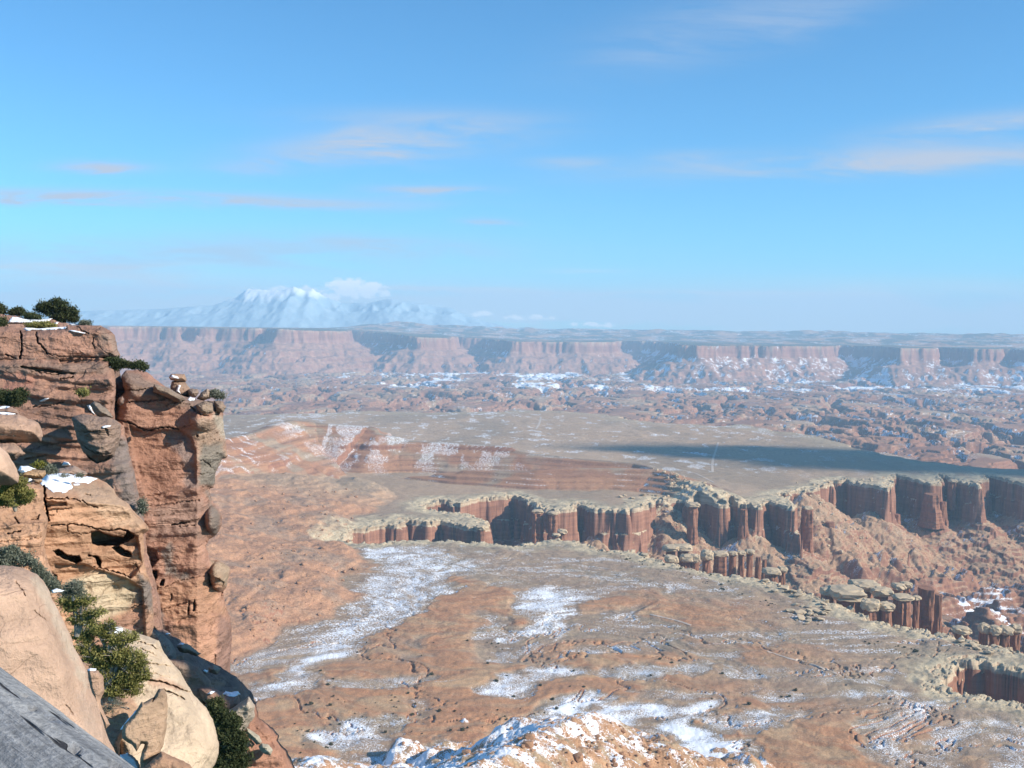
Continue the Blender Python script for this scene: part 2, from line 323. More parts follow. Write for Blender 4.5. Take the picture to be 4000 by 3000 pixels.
SNOWS = [([(1400, 2135), (1560, 2128), (1700, 2140), (1760, 2170), (1880, 2215), (1700, 2262), (1765, 2292), (1700, 2350), (1620, 2400), (1500, 2450), (1400, 2500), (1330, 2560), (1185, 2620), (1195, 2680), (1000, 2732), (1000, 2705), (1130, 2660), (1100, 2620), (1230, 2560), (1200, 2500), (1300, 2440), (1390, 2390), (1370, 2320), (1450, 2250), (1510, 2210), (1440, 2180)], .62),
    ([(850, 2570), (1000, 2520), (1150, 2462), (1300, 2425), (1200, 2500), (1050, 2560), (1150, 2600), (850, 2640)], .5), ([(1260, 2118), (1380, 2150), (1450, 2195), (1420, 2215), (1330, 2170)], .5),
    ([(1700, 2140), (2100, 2180), (2550, 2240), (2700, 2310), (2300, 2300), (1900, 2300), (1750, 2250)], .36),
    ([(2040, 2310), (2150, 2285), (2300, 2305), (2340, 2330), (2200, 2370), (2250, 2410), (2150, 2470), (2000, 2485), (1950, 2495), (2080, 2440), (2100, 2420), (2020, 2380)], .66),
    ([(1900, 2685), (1950, 2640), (2200, 2608), (2240, 2620), (2100, 2660), (2000, 2722), (1910, 2705)], .66), ([(1320, 2672), (1600, 2648), (1660, 2655), (1500, 2680), (1330, 2692)], .55), ([(1200, 2885), (1400, 2830), (1570, 2828), (1480, 2880), (1330, 2915)], .7),
    ([(2380, 2802), (2420, 2758), (2600, 2748), (2650, 2770), (2500, 2800), (2420, 2852)], .75), ([(2560, 2842), (2680, 2790), (2700, 2752), (2800, 2738), (2750, 2790), (2600, 2855)], .72), ([(2690, 2805), (3000, 2778), (3120, 2800), (2850, 2868)], .6),
    ([(3350, 2850), (3480, 2790), (3620, 2720), (3750, 2740), (3650, 2800), (3550, 2880), (3520, 3000), (3400, 2980)], .55), ([(3600, 2900), (3800, 2790), (4100, 2800), (4100, 2860), (3800, 2880), (3700, 3000), (3580, 3000)], .5), ([(3850, 2960), (4100, 2900), (4100, 3050), (3800, 3050)], .5),
    ([(2350, 2642), (2450, 2600), (2700, 2620), (2500, 2655)], .55), ([(3000, 2735), (3300, 2705), (3560, 2700), (3200, 2745)], .55), ([(2450, 2700), (2800, 2715), (2700, 2745), (2500, 2730)], .5), ([(2620, 2612), (2780, 2588), (2700, 2645)], .55), ([(2950, 2480), (3090, 2470), (3000, 2525)], .5),
    ([(2540, 2270), (2700, 2300), (2600, 2315)], .55), ([(2200, 2545), (2450, 2520), (2620, 2480), (2480, 2560)], .5), ([(2040, 2855), (2170, 2765), (2300, 2708), (2345, 2718), (2225, 2790), (2180, 2835)], .9), ([(2670, 2835), (2760, 2880), (2870, 2900), (2920, 2985), (2760, 3000), (2680, 2900)], .95),
    ([(1150, 3000), (1500, 2960), (1650, 2930), (1800, 2920), (1750, 3050), (1100, 3050)], .9), ([(2280, 2440), (2420, 2400), (2520, 2420), (2400, 2470)], .42), ([(2900, 2600), (3300, 2640), (3200, 2670), (2850, 2640)], .42)]
G_SNOW = GridF(-700, 1300, 560, 2300, 4, lambda x, y: poly_field(SNOWS, x, y, 20, 14 * fbm2(x, y, 60, 4, 5) + 9 * fbm2(x, y, 18, 3, 6)))

def terrace(z, step, amt, off=0):
    q = (z + off) / step; k = np.floor(q); f = q - k
    return z * (1 - amt) + ((k + sstep(.5, .8, f)) * step - off) * amt

def land(X, Y, fine=True):
    """height, albedo, snow cover, pale cap"""
    z = np.full(X.shape, HB); shp = X.shape
    lo, hi = Y.min(), Y.max()
    red = np.zeros(shp); rimz = np.zeros(shp); snow = np.zeros(shp); cap = np.zeros(shp)
    wx = X + 60 * fbm2(X, Y, 260, 3, 11); wy = Y + 60 * fbm2(X, Y, 260, 3, 12)
    A = lambda *c: np.array(c, float)
    col = np.empty(shp + (3,)); 
    def mixc(m, c):
        col[...] = col * (1 - m[..., None]) + c * m[..., None]
    col[...] = A(.30, .205, .15)
    if lo < 5600:
        sw = fbm2(wx, wy * .8, 190, 4, 21)
        z = z + 2.2 * sw + 1.2 * fbm2(wx, wy, 50, 3, 22)
        near = sstep(2300, 1900, Y)
        sC = G_CAN(X, Y) if lo < 3300 else np.full(shp, -500.)
        # red swells on the near bench
        gs = G_SNOW(X, Y) if lo < 2300 else 0 * X
        redm = sstep(-.42, .06, sw + .4 * fbm2(wx, wy, 60, 4, 23)) * near * sstep(.42, .15, gs) * sstep(-90, -260, sC + 60 * fbm2(X, Y, 150, 2, 24) - (X - 200) * .06)
        z = z + redm * 1.8 + (.8 * fbm2(X, Y, 22, 4, 30, .6) + .9 * np.abs(fbm2(wx, wy, 70, 4, 37, .6))) * near
        mixc(redm, A(.40, .195, .105))
        mixc(sstep(.1, .5, fbm2(wx, wy, 75, 4, 25)) * redm * .7, A(.44, .28, .165))
        mixc(sstep(.15, .55, fbm2(wx + 300, wy, 45, 3, 26)) * redm * .5, A(.31, .135, .075))
        mixc(sstep(.0, .5, fbm2(wx, wy, 120, 3, 27)) * (1 - redm) * near * .6, A(.27, .205, .15))
        if lo < 2300:
            snow = np.maximum(snow, gs * near * (.92 + .3 * fbm2(wx, wy, 30, 3, 29)))
            snow = np.maximum(snow, near * .50 * sstep(.02, .42, fbm2(wx, wy * 2.4, 90, 5, 28, .6)) * (1 - .7 * redm))
            wl_ = np.abs(fbm2(wx, wy * 1.3, 150, 5, 33, .6)); thin = sstep(.035, .0, wl_) * near; z = z - .5 * thin; mixc(thin * .25, A(.42, .30, .20)); snow = np.maximum(snow, thin * .5 * sstep(-.1, .3, fbm2(X, Y, 150, 2, 34)))
            mixc(near * .35 * sstep(.1, .45, fbm2(wx * .5, wy * 2.6, 40, 4, 35)), A(.42, .29, .185)); mixc(near * .35 * sstep(.1, .45, fbm2(wx * .5, wy * 2.6, 46, 4, 36)), A(.24, .15, .10))
            # washes
            ch = np.abs(fbm2(wx + 500, wy, 260, 6, 31, .6)); z = z - 3.0 * sstep(.035, .0, ch) * near * sstep(1500, 1300, Y)
        if lo < 3300:
            # left: rising red boulder slope under the rim
            sl = G_LEFT(X, Y) + 26 * fbm2(X, Y, 110, 3, 41)
            up = np.clip(sl, 0, 400)
            rise = up * .16 + 7 * sstep(0, 50, up) * (1 + .9 * fbm2(X, Y, 130, 3, 42)) + (2.6 * np.abs(fbm2(X, Y, 60, 3, 44)) + .9 * fbm2(X, Y, 14, 3, 47)) * sstep(0, 60, up)
            rise = terrace(rise, 7, .34, 4 * fbm2(X, Y, 120, 3, 48)) + .6 * fbm2(X, Y, 9, 3, 49)
            z = z + np.where(sl > 0, rise, 0)
            lm = sstep(-6, 14, sl)
            mixc(lm, A(.37, .19, .115)); mixc(lm * sstep(-.1, .5, fbm2(X, Y, 90, 4, 43)), A(.30, .185, .13)); mixc(lm * sstep(.1, .5, fbm2(X, Y, 50, 4, 45)) * .7, A(.42, .22, .13))
            snow = snow * (1 - lm) + lm * .22 * sstep(.15, .5, fbm2(X, Y * 3, 60, 3, 46))
        if hi > 2000 and lo < 4200:
            # far bench flats
            fb = sstep(2150, 2500, Y)
            mixc(fb, A(.38, .25, .17)); mixc(fb * sstep(-.2, .5, fbm2(X, Y * .5, 420, 4, 51)), A(.30, .21, .15))
            mixc(fb * sstep(.0, .6, fbm2(X, Y * .5, 300, 3, 52)) * .8, A(.40, .27, .19))
            # ridge and spur
            d, cz, sd = curve(RIDGE, X, Y); back = sd > 0
            gl = np.abs(fbm2(X, Y * .35, 95, 4, 61))
            zr = cz - np.where(back, .42, .50) * np.maximum(d - 6, 0) * (1 - .10 * fbm2(X, Y, 120, 2, 62)) + (gl - .35) * 4 * sstep(0, 90, d)
            zr = terrace(zr, 17, .4, 4 * fbm2(X, Y, 260, 2, 63)); zr = zr - 7 * sstep(-306, -310, zr + 5 * fbm2(X, Y, 200, 2, 163)) * sstep(-700, -500, X)
            d2, cz2, sd2 = curve(SPUR, X, Y)
            zs = cz2 - 4 - np.where(sd2 > 0, .30, .50) * np.maximum(d2 - 10, 0) + (gl - .35) * 3 * sstep(0, 70, d2)
            zs = terrace(zs, 11, .55, 3 * fbm2(X, Y, 240, 3, 164))
            zz = np.maximum(zr, zs); rm = sstep(-4, 5, zz - z)
            z = np.where(zz > z, zz, z)
            mixc(rm, A(.36, .18, .105)); mixc(rm * .7 * sstep(0, .5, fbm2(X, Y, 120, 4, 64)), A(.30, .14, .085)); mixc(rm * .8 * sstep(.1, .5, fbm2(X, Y, 150, 3, 65)), A(.31, .235, .175)); mixc(rm * .6 * sstep(.1, .5, n2(z / 7, X / 300, 66)), A(.25, .12, .08))
            mixc(rm * sstep(18, 4, np.minimum(d, 99)) * .8, A(.24, .19, .15))
            patch = sstep(.02, .4, fbm2(X * .9, Y * .5, 55, 4, 66) + .22 * np.sin(X / 28.0 + 3 * n2(X / 90, Y / 90, 67)))
            band_ = sstep(-285, -292, z) * sstep(-335, -322, z) * sstep(-820, -700, X) * sstep(300, 200, X)
            snow = np.maximum(snow, rm * np.maximum(band_ * patch * .48, .25 * sstep(.2, .5, fbm2(X, Y, 70, 3, 68))))
            fr = np.mod(z / 11.0 + .25 * fbm2(X, Y, 240, 2, 165), 1.0); snow = np.maximum(snow, rm * .48 * sstep(.0, .12, fr) * sstep(.42, .25, fr) * sstep(.0, .35, fbm2(X, Y * .6, 110, 4, 166)) * sstep(420, 250, X))
            mixc(rm * .55 * sstep(.5, .6, fr) * sstep(.85, .7, fr) * sstep(-.3, .2, fbm2(X, Y, 130, 3, 167)), A(.17, .085, .06))
            west = sstep(-660, -720, X + .3 * (Y - 2900)) * rm
            snow = np.maximum(snow, west * .55 * sstep(-.1, .4, fbm2(X * .35 + Y * .5, Y * .9 - X * .4, 24, 4, 69)))
        if hi > 2400:
            fs = sstep(2500, 2900, Y)
            st = sstep(.05, .40, .8 * fbm2(X, Y * .5, 60, 5, 71, .6) + .55 * fbm2(X, Y * .7, 700, 3, 72)) * sstep(1500, -200, X - .2 * Y)
            snow = np.maximum(snow, fs * st * .55)
        if lo < 3300:
            # the White Rim: pale cap, jointed blocks, walls, talus and floor
            warp = 15 * fbm2(X, Y, 95, 3, 81) + 5 * fbm2(X, Y, 27, 2, 82)
            cx, cy, ch, cb = cells(X + 3 * n2(X / 9, Y / 9, 83), Y + 3 * n2(X / 9, Y / 9, 84), 13, 1)
            sB = G_CAN(cx, cy) + 12 * fbm2(cx, cy, 95, 3, 81) + 8 * fbm2(cx, cy, 30, 2, 82)
            c2x, c2y, ch2, _ = cells(X + 9 * n2(X / 24, Y / 24, 183), Y + 9 * n2(X / 24, Y / 24, 184), 34, 2)
            s = .30 * (sC + 12 * fbm2(X, Y, 95, 3, 81) + 7 * fbm2(X, Y, 20, 3, 89)) + .34 * sB + .36 * (G_CAN(c2x, c2y) + 16 * (ch2 - .5))
            edge = sstep(-70 - 30 * fbm2(X, Y, 80, 3, 85), -20, s)
            mixc(edge * .75, A(.38, .30, .21)); 
            mixc(edge * sstep(-.1, .3, fbm2(X, Y, 26, 4, 86)) * .55, A(.21, .165, .125))
            mixc(sstep(-48, -14, s + 26 * fbm2(X, Y, 30, 4, 87)), A(.47, .365, .25))
            z = z - sstep(-26, 0, s) * (ch * 4.5) * sstep(0, -3, s) - np.where((cb < .08) & (s > -16), 1.8, 0) * (s < 0)
            z = z - edge * 2.0 * np.abs(fbm2(X, Y, 20, 3, 88))
            snow = snow * sstep(-10, -60, s)
            right = sstep(0, 900, X)
            floor = -492 - 50 * right + (14 + 16 * right) * fbm2(X, Y, 120, 5, 91) - 24 * np.abs(fbm2(X, Y, 210, 4, 92)) * (1 + 1.2 * right)
            floor = floor - 26 * sstep(-20, 60, sdf([tuple(at_z(a_, b_, -540)[:2]) for a_, b_ in ((3720, 2290), (3960, 2270), (4100, 2340), (3950, 2410), (3760, 2400))], X, Y)); floor = terrace(floor, 12, .6)
            si = np.maximum(s, 0)
            prof = HB - 9 * sstep(0, 1.6, si) - 42 * sstep(1.8, 5, si) - 42 * sstep(6.5, 12 + 5 * fbm2(X, Y, 25, 2, 93), si) - np.maximum(si - 11, 0) * .62
            for ax, ay, h, sl in ((2560, 1944, 4, .72), (2600, 1950, 6, .72), (3140, 1918, 4, .70), (3180, 1910, 8, .72), (2330, 1985, 55, .7), (2930, 1975, 50, .7), (2690, 1960, 45, .7), (2120, 1972, 55, .7), (3400, 1900, 60, .6)):
                p = at_z(ax, ay, HB); dd = np.hypot(X - p[0], Y - p[1])
                prof = np.where(s > 2, np.maximum(prof, HB - h - dd * sl * (1 + .2 * fbm2(X, Y, 60, 3, 99)) + 5 * fbm2(X, Y, 26, 5, 94, .6)), prof)
            zc = np.maximum(prof + 2.5 * fbm2(X, Y, 14, 3, 95) * sstep(10, 22, si), floor)
            inn = s > 0
            z = np.where(inn, zc, z); im = inn.astype(float)
            cap = sstep(-40, -5, s)
            fm = im * sstep(9, 16, si)
            mixc(fm, A(.31, .15, .09)); mixc(fm * sstep(0, .5, fbm2(X, Y, 60, 4, 96)), A(.35, .21, .14)); mixc(fm * sstep(.1, .5, fbm2(X, Y, 34, 4, 97)) * .7, A(.24, .105, .065))
            tal = fm * sstep(2, 9, zc - floor)
            mixc(tal * .7, A(.40, .26, .165))
            pit = sstep(-30, 30, sdf([tuple(at_z(a_, b_, -540)[:2]) for a_, b_ in ((3700, 2270), (3960, 2250), (4100, 2340), (3950, 2430), (3740, 2410))], X, Y) + 40 * fbm2(X, Y, 70, 4, 197))
            snow = np.where(inn, np.maximum(.32 * sstep(.1, .5, fbm2(X, Y, 90, 4, 98)), .55 * pit * (1 + fbm2(X, Y, 40, 3, 198))) * fm, snow)
        if lo < 1100:
            d, cz, sd = curve(MOUND, X, Y)
            zm = cz - .48 * np.maximum(d - 4, 0) * (1 + .25 * fbm2(X, Y, 60, 3, 101)) + 5 * fbm2(X, Y, 45, 4, 102) - 2
            d3, cz3, _ = curve(MOUND2, X, Y)
            zm = np.maximum(zm, cz3 - .42 * np.maximum(d3 - 4, 0) + 4 * fbm2(X, Y, 45, 4, 103))
            mm = sstep(-3, 3, zm - z); z = np.maximum(z, zm) + mm * (1.1 * fbm2(X, Y, 9, 4, 104, .6) + .8 * np.abs(fbm2(X, Y, 4, 2, 108)))
            mixc(mm, A(.38, .20, .11)); mixc(mm * sstep(0, .5, fbm2(X, Y, 20, 4, 105)) * .7, A(.36, .26, .17))
            lit = sstep(-10, 60, X - np.interp(Y, [430, 560, 660, 740, 800], [-130, -40, 0, 25, 55]) + 26 * fbm2(X, Y, 60, 3, 106))
            snow = np.maximum(snow * (1 - mm), mm * (.58 - .22 * lit + .42 * fbm2(X, Y, 17, 5, 107, .62)))
    if hi > 2400:
        # inner canyon country and the far wall
        sI = G_INN(X, Y) if lo < 8900 else np.full(shp, 3000.)
        sI = sI + 50 * fbm2(X, Y, 330, 3, 111) + 16 * fbm2(X, Y, 80, 3, 112)
        ii = sI > 0
        u, v = X + 120 * fbm2(X, Y, 900, 2, 113), Y + 120 * fbm2(X, Y, 900, 2, 114)
        r1 = np.abs(fbm2(u, v * .6, 820, 5, 115)); r2 = np.abs(fbm2(u + 99, v * .6, 230, 5, 116))
        base = -535 - 15 * sstep(5000, 12000, Y)
        fl = base + 34 * sstep(.03, .28, r1) + 15 * sstep(.04, .3, r2) - 40 * sstep(.16, .02, r1) + 5 * fbm2(u, v, 70, 3, 117) - 12 * sstep(9500, 11500, Y)
        fl = fl - 45 * sstep(1200, 2600, X - .1 * Y) * sstep(9000, 6500, Y)
        fl = terrace(fl, 17, .8, 8 * fbm2(X, Y, 500, 3, 118))
        pr = HB - 14 * sstep(0, 8, sI) - 52 * sstep(10, 24, sI) - np.maximum(sI - 20, 0) * .5
        z = np.where(ii, np.maximum(pr, fl), z); im = sstep(0, 3, sI)
        cap = np.maximum(cap * (Y < 3300), .75 * sstep(-80, -10, sI))
        c2 = np.array([.34, .175, .11]) * np.ones(shp + (3,))
        k = sstep(-.2, .4, fbm2(u, v * .5, 500, 4, 119))[..., None]; c2 = c2 * (1 - k) + A(.27, .13, .085) * k
        k = sstep(.05, .5, fbm2(u, v * .4, 340, 4, 120))[..., None] * .8; c2 = c2 * (1 - k) + A(.40, .27, .18) * k
        col = col * (1 - im[..., None]) + c2 * im[..., None]
        rimn = (1 - im) * sstep(-160, -20, sI); mixc(rimn * .6, A(.38, .29, .20))
        flat = sstep(8500, 10500, Y) * sstep(-3000, 0, X)
        sf = .40 * sstep(.06, .45, .75 * fbm2(u, v * .4, 170, 5, 121, .62) + .3 * fbm2(u, v, 900, 2, 124) + .12 * (X / 3000.0)) + .80 * flat * sstep(-.25, .3, fbm2(u, v * .3, 600, 4, 122))
        snow = np.where(ii, sf, snow)
    if hi > 9000:
        w = 70 * fbm2(X, Y, 1100, 3, 131) + 60 * fbm2(X, Y, 330, 3, 132) + 40 * fbm2(X, Y, 120, 3, 133)
        s = G_MES(X, Y) + w * .8
        top = -30 - 125 * sstep(-3200, 400, X)
        out = np.maximum(-s, 0)
        gul = np.abs(fbm2(X, Y * .5, 300, 4, 134))
        mz = top - 130 * sstep(0, 38, out) - np.maximum(out - 30, 0) * (.43 + .10 * gul) - 42 * (gul - .3) * sstep(40, 300, out) * sstep(900, 300, out)
        mz = np.where(s < 0, terrace(mz, 70, .35, 0), mz)
        mesa = mz > z
        mtop = sstep(0, 30, s)
        bz = top + 8 * fbm2(X, Y, 500, 3, 135)
        lift = sstep(1500, 3500, s) * 70 + sstep(3800, 5200, s) * 60 * (1 + fbm2(X, Y, 900, 3, 136))
        z = np.where(s > 0, bz + lift * sstep(-3600, -2200, X), np.maximum(z, mz))
        mm = mesa.astype(float)
        tl = np.array([.36, .185, .125]) * np.ones(shp + (3,)); k = sstep(0, .5, fbm2(X, Y, 260, 4, 137))[..., None]; tl = tl * (1 - k) + A(.30, .15, .10) * k
        tp = np.array([.12, .11, .08]) * np.ones(shp + (3,)); k = sstep(-.1, .3, fbm2(X, Y * .5, 450, 5, 138, .6))[..., None] * sstep(300, 900, s)[..., None]; tp = tp * (1 - k) + A(.44, .25, .16) * k
        tl = tl * (1 - mtop[..., None]) + tp * mtop[..., None]
        mk = np.maximum(mm, mtop)[..., None]; col = col * (1 - mk) + tl * mk
        snow = snow * (1 - mk[..., 0]) + mk[..., 0] * ((1 - mtop) * (.16 + .34 * sstep(0, 2500, X)) * sstep(.0, .4, gul + .3 * fbm2(X, Y, 160, 3, 139)) + mtop * sstep(500, 1200, s) * .5 * sstep(.0, .3, fbm2(X, Y * .5, 380, 5, 140, .6)))
        cap = np.where((s < 0) & mesa, 0, cap)
    return z, col, np.clip(snow, 0, 1), cap

def zval(x, y):
    return float(land(np.array([[x]], float), np.array([[y]], float))[0][0, 0])
_t = np.concatenate([np.linspace(-1.3, -.53, 26)[:-1], np.linspace(-.53, .53, NCOL), np.linspace(.53, 1.3, 26)[1:]])
def zone(name, ys, mat, sun_snow=.5):
    Y = np.repeat(np.asarray(ys)[:, None], len(_t), 1); X = Y * _t[None, :]
    z, c, s, k = land(X, Y)
    zc = np.gradient(z, axis=1) / np.gradient(X, axis=1); zr = np.gradient(z, axis=0) / np.gradient(Y, axis=0); zy = zr - _t[None, :] * zc
    ns = (-zc * SUN_DIR.x - zy * SUN_DIR.y + SUN_DIR.z) / np.sqrt(1 + zc * zc + zy * zy)
    s = np.clip(s + sun_snow * sstep(.36, .02, ns) * sstep(-.5, .25, fbm2(X, Y, 60 + Y.mean() * .01, 3, 150)), 0, 1)
    c = c * np.array([1.04, 1.08, 1.02]); c = c * .94 + .06 * (c @ np.array([.3, .6, .1]))[..., None]
    r, q = X.shape; i = np.arange((r - 1) * q).reshape(r - 1, q)[:, :-1].ravel()
    o = mesh_obj(name, np.stack([X, Y, z], -1).reshape(-1, 3), np.stack([i, i + 1, i + q + 1, i + q], 1), mat, None, False, {'albedo': c.reshape(-1, 3), 'snow': s.ravel(), 'cap': k.ravel()})
    o['kind'] = 'structure'; return o
def steps(a, b, d0, d1):
    n = int((b - a) / ((d0 + d1) / 2)); w = np.linspace(d0, d1, n); y = np.concatenate([[0], np.cumsum(w)]); return a + y * (b - a) / y[-1]
m_near = ground_material('near_bench_soil', 1.3, .4); m_can = ground_material('canyon_rock', 2.2, .9, streak=.09)
m_far = ground_material('far_bench_soil', 7, .8, streak=.05); m_bad = ground_material('badland_rock', 22, 2.5, streak=.02); m_mesa = ground_material('mesa_rock', 40, 5, streak=.012, wall=[(.30, (.16, .08, .055)), (.45, (.27, .13, .085)), (.56, (.35, .18, .12)), (.72, (.42, .25, .17))])
Q = RES
zone('near_bench_ground', steps(430, 1250, .9 * Q, 2.2 * Q), m_near, .45)
zone('canyon_terrain', steps(1250, 3300, 1.9 * Q, 2.6 * Q), m_can, .55)
zone('far_bench_ground', steps(3300, 5600, 6 * Q, 10 * Q), m_far, .5)
zone('badlands_terrain', steps(5600, 10500, 12 * Q, 20 * Q), m_bad, .55)
zone('mesa_terrain', steps(10500, 17000, 18 * Q, 24 * Q), m_mesa, .6)
zone('plateau_terrain', steps(17000, 30000, 60 * Q, 160 * Q), m_mesa, .3)
# ------------------------------------------------------------ rock material
def rock_material(name, strata, fine, bump, tone=(.62, 1.30), speck=.35, tilt=.12, joint=.32):
    t = NT(name); a = t.attr('albedo').outputs['Color']
    bed = t.noise(1.0, 5, .62, t.pos(1 / strata * .13, 1 / strata * .13, 1 / strata, (tilt, tilt * .6, 0)), .4)
    mid = t.noise(1 / (fine * 14), 5, .6, t.pos(1, 1, 1.6)); fn = t.noise(1 / fine, 4, .6, t.pos()); big = t.noise(1 / (fine * 70), 3, .5, t.pos(1, 1, .6))
    f = t.math('ADD', t.math('MULTIPLY', bed, .5), t.math('ADD', t.math('MULTIPLY', mid, .3), t.math('MULTIPLY', fn, .2)))
    c = t.mix(1.0, a, t.rng(f, .36, .64, *tone, smooth=False), 'MULTIPLY')
    c = t.mix(t.math('MULTIPLY', t.rng(big, .52, .72), .35), c, t.mix(1.0, c, (.62, .62, .66), 'MULTIPLY'))          # desert varnish
    c = t.mix(t.math('MULTIPLY', t.rng(fn, .62, .72), speck), c, t.mix(1.0, c, (.5, .45, .42), 'MULTIPLY'))
    # joints and bedding partings
    wv = t.N('ShaderNodeMix', data_type='VECTOR'); wv.inputs[0].default_value = .12; t.l.new(t.pos(.7, .7, 2.0, (tilt, tilt * .6, 0)), wv.inputs[4])
    nv = t.N('ShaderNodeTexNoise'); nv.inputs['Scale'].default_value = 1 / (fine * 9); nv.inputs['Detail'].default_value = 4; t.l.new(t.pos(), nv.inputs['Vector'])
    sc_ = t.N('ShaderNodeVectorMath', operation='SCALE'); t.l.new(nv.outputs['Color'], sc_.inputs[0]); sc_.inputs['Scale'].default_value = fine * 60; t.l.new(sc_.outputs[0], wv.inputs[5])
    vo = t.N('ShaderNodeTexVoronoi', feature='DISTANCE_TO_EDGE'); vo.inputs['Scale'].default_value = 1 / (fine * 15); t.l.new(wv.outputs[1], vo.inputs['Vector'])
    jl = t.math('MULTIPLY', t.rng(vo.outputs['Distance'], .030, .006), t.rng(t.noise(1 / (fine * 40), 2, .5, t.pos()), .46, .58))
    part = t.math('MULTIPLY', t.rng(t.math('ABSOLUTE', t.math('SUBTRACT', bed, .5)), .016, .003), t.rng(mid, .46, .6))
    ln = t.math('MULTIPLY', t.math('MAXIMUM', jl, part), joint)
    c = t.mix(ln, c, t.mix(1.0, c, (.36, .30, .27), 'MULTIPLY'))
    h = t.math('SUBTRACT', t.math('ADD', t.math('MULTIPLY', bed, 1.2), t.math('ADD', mid, t.math('MULTIPLY', fn, .45))), t.math('MULTIPLY', ln, .8))
    t.surf(c, h, .75, bump); return t.m
M_CLIFF = rock_material('cliff_sandstone', 1.1, .22, .55); M_BLOCK = rock_material('ledge_sandstone', .6, .12, .22)
M_NEAR = rock_material('near_sandstone', .35, .022, .07, (.66, 1.24), .4, .5, .16); M_SLAB = rock_material('slab_sandstone', .8, .06, .10, (.68, 1.22), .35, .35, .2)
def snow_material():
    t = NT('snow'); n = t.noise(9, 4, .6, t.pos()); b = t.surf((.84, .86, .90), n, .35, .06, .6); return t.m
M_SNOW = snow_material()

def unpack(o, px, py):
    q = np.asarray(o, float); return q
def pnoise(px, py, lam, seed): return fbm2(np.asarray(px, float), np.asarray(py, float), lam, 3, seed)
def pline(pts, X, Y):
    best = np.full(X.shape, 1e18)
    for (x1, y1), (x2, y2) in zip(pts[:-1], pts[1:]):
        ex, ey = x2 - x1, y2 - y1; t = np.clip(((X - x1) * ex + (Y - y1) * ey) / (ex * ex + ey * ey + 1e-9), 0, 1)
        best = np.minimum(best, (X - x1 - t * ex) ** 2 + (Y - y1 - t * ey) ** 2)
    return np.sqrt(best)
class Relief:
    """depth (metres along +Y) of a rock face as a function of where it is seen from the overlook"""
    def __init__(s, outline, D, k=0, m=0, bulge=1, rnd=40, lumps=(), cracks=(), dents=(), strata=None, rough=(3, .2), seed=1, wob=3.0, wlam=30.0, planes=()):
        s.__dict__.update(locals()); q = np.array(outline, float); s.c = q.mean(0)
    def outline_sdf(s, X, Y):
        d = sdf(s.outline, X, Y)
        return d + s.wob * fbm2(X, Y, s.wlam, 3, 200 + s.seed)
    def base(s, X, Y):
        u = (X - s.c[0]) / F; v = (s.c[1] - Y) / F
        y = s.D / (1 - s.k * u - s.m * v)
        for (x0, y0, nx, ny, sl) in s.planes:            # beyond a line the face bends back: slope per pixel
            h = np.maximum((X - x0) * nx + (Y - y0) * ny, 0); y = y + h * sl
        return y
    def __call__(s, X, Y, d=None):
        if d is None: d = s.outline_sdf(X, Y)
        y = s.base(X, Y)
        t = np.clip(d / s.rnd, 0, 1); prof = np.sqrt(np.maximum(1 - (1 - t) ** 2, 0))
        out = y - s.bulge * prof
        for (px, py, rx, ry, a) in s.lumps:
            q = ((X - px) / rx) ** 2 + ((Y - py) / ry) ** 2; out = out - a * np.sqrt(np.maximum(1 - q, 0))
        p = ray(X, Y) * out[..., None]; pf = p.reshape(-1, 3)
        lam, amp = s.rough
        disp = amp * fbm3(pf, lam, 5, s.seed).reshape(X.shape)
        disp = disp + .55 * amp * (np.abs(fbm3(pf * np.array([1, 1, 1.9]) + 50, lam * .45, 4, s.seed + 9)).reshape(X.shape) - .3)
        if s.strata:
            lz, az = s.strata
            zz = p[..., 2] / lz + .9 * n2(p[..., 0] / (lz * 9), p[..., 1] / (lz * 9), s.seed + 3) + (p[..., 0] * .05 / lz)
            q = n2(zz, zz * 0 + 3.3 + p[..., 0] / (lz * 14), s.seed + 5) + .6 * n2(zz * 2.3, zz * 0 + 7.7 + p[..., 0] / (lz * 8), s.seed + 6)
            disp = disp + az * np.clip(q * 2.2, -1, 1)
        fade = np.clip(d / 6.0, 0, 1)
        out = out + disp * fade
        for pts, w, dep in s.cracks:
            dd = pline(pts, X + 4 * n2(X / 14, Y / 14, 31), Y + 4 * n2(X / 14, Y / 14, 32)); out = out + .8 * dep * sstep(w * .6, w * .15, dd) * fade
        for poly, dep, soft in s.dents:
            dd = sdf(poly, X, Y) + 3 * n2(X / 16, Y / 16, 33); out = out + dep * sstep(0, soft, dd) * fade
        return out
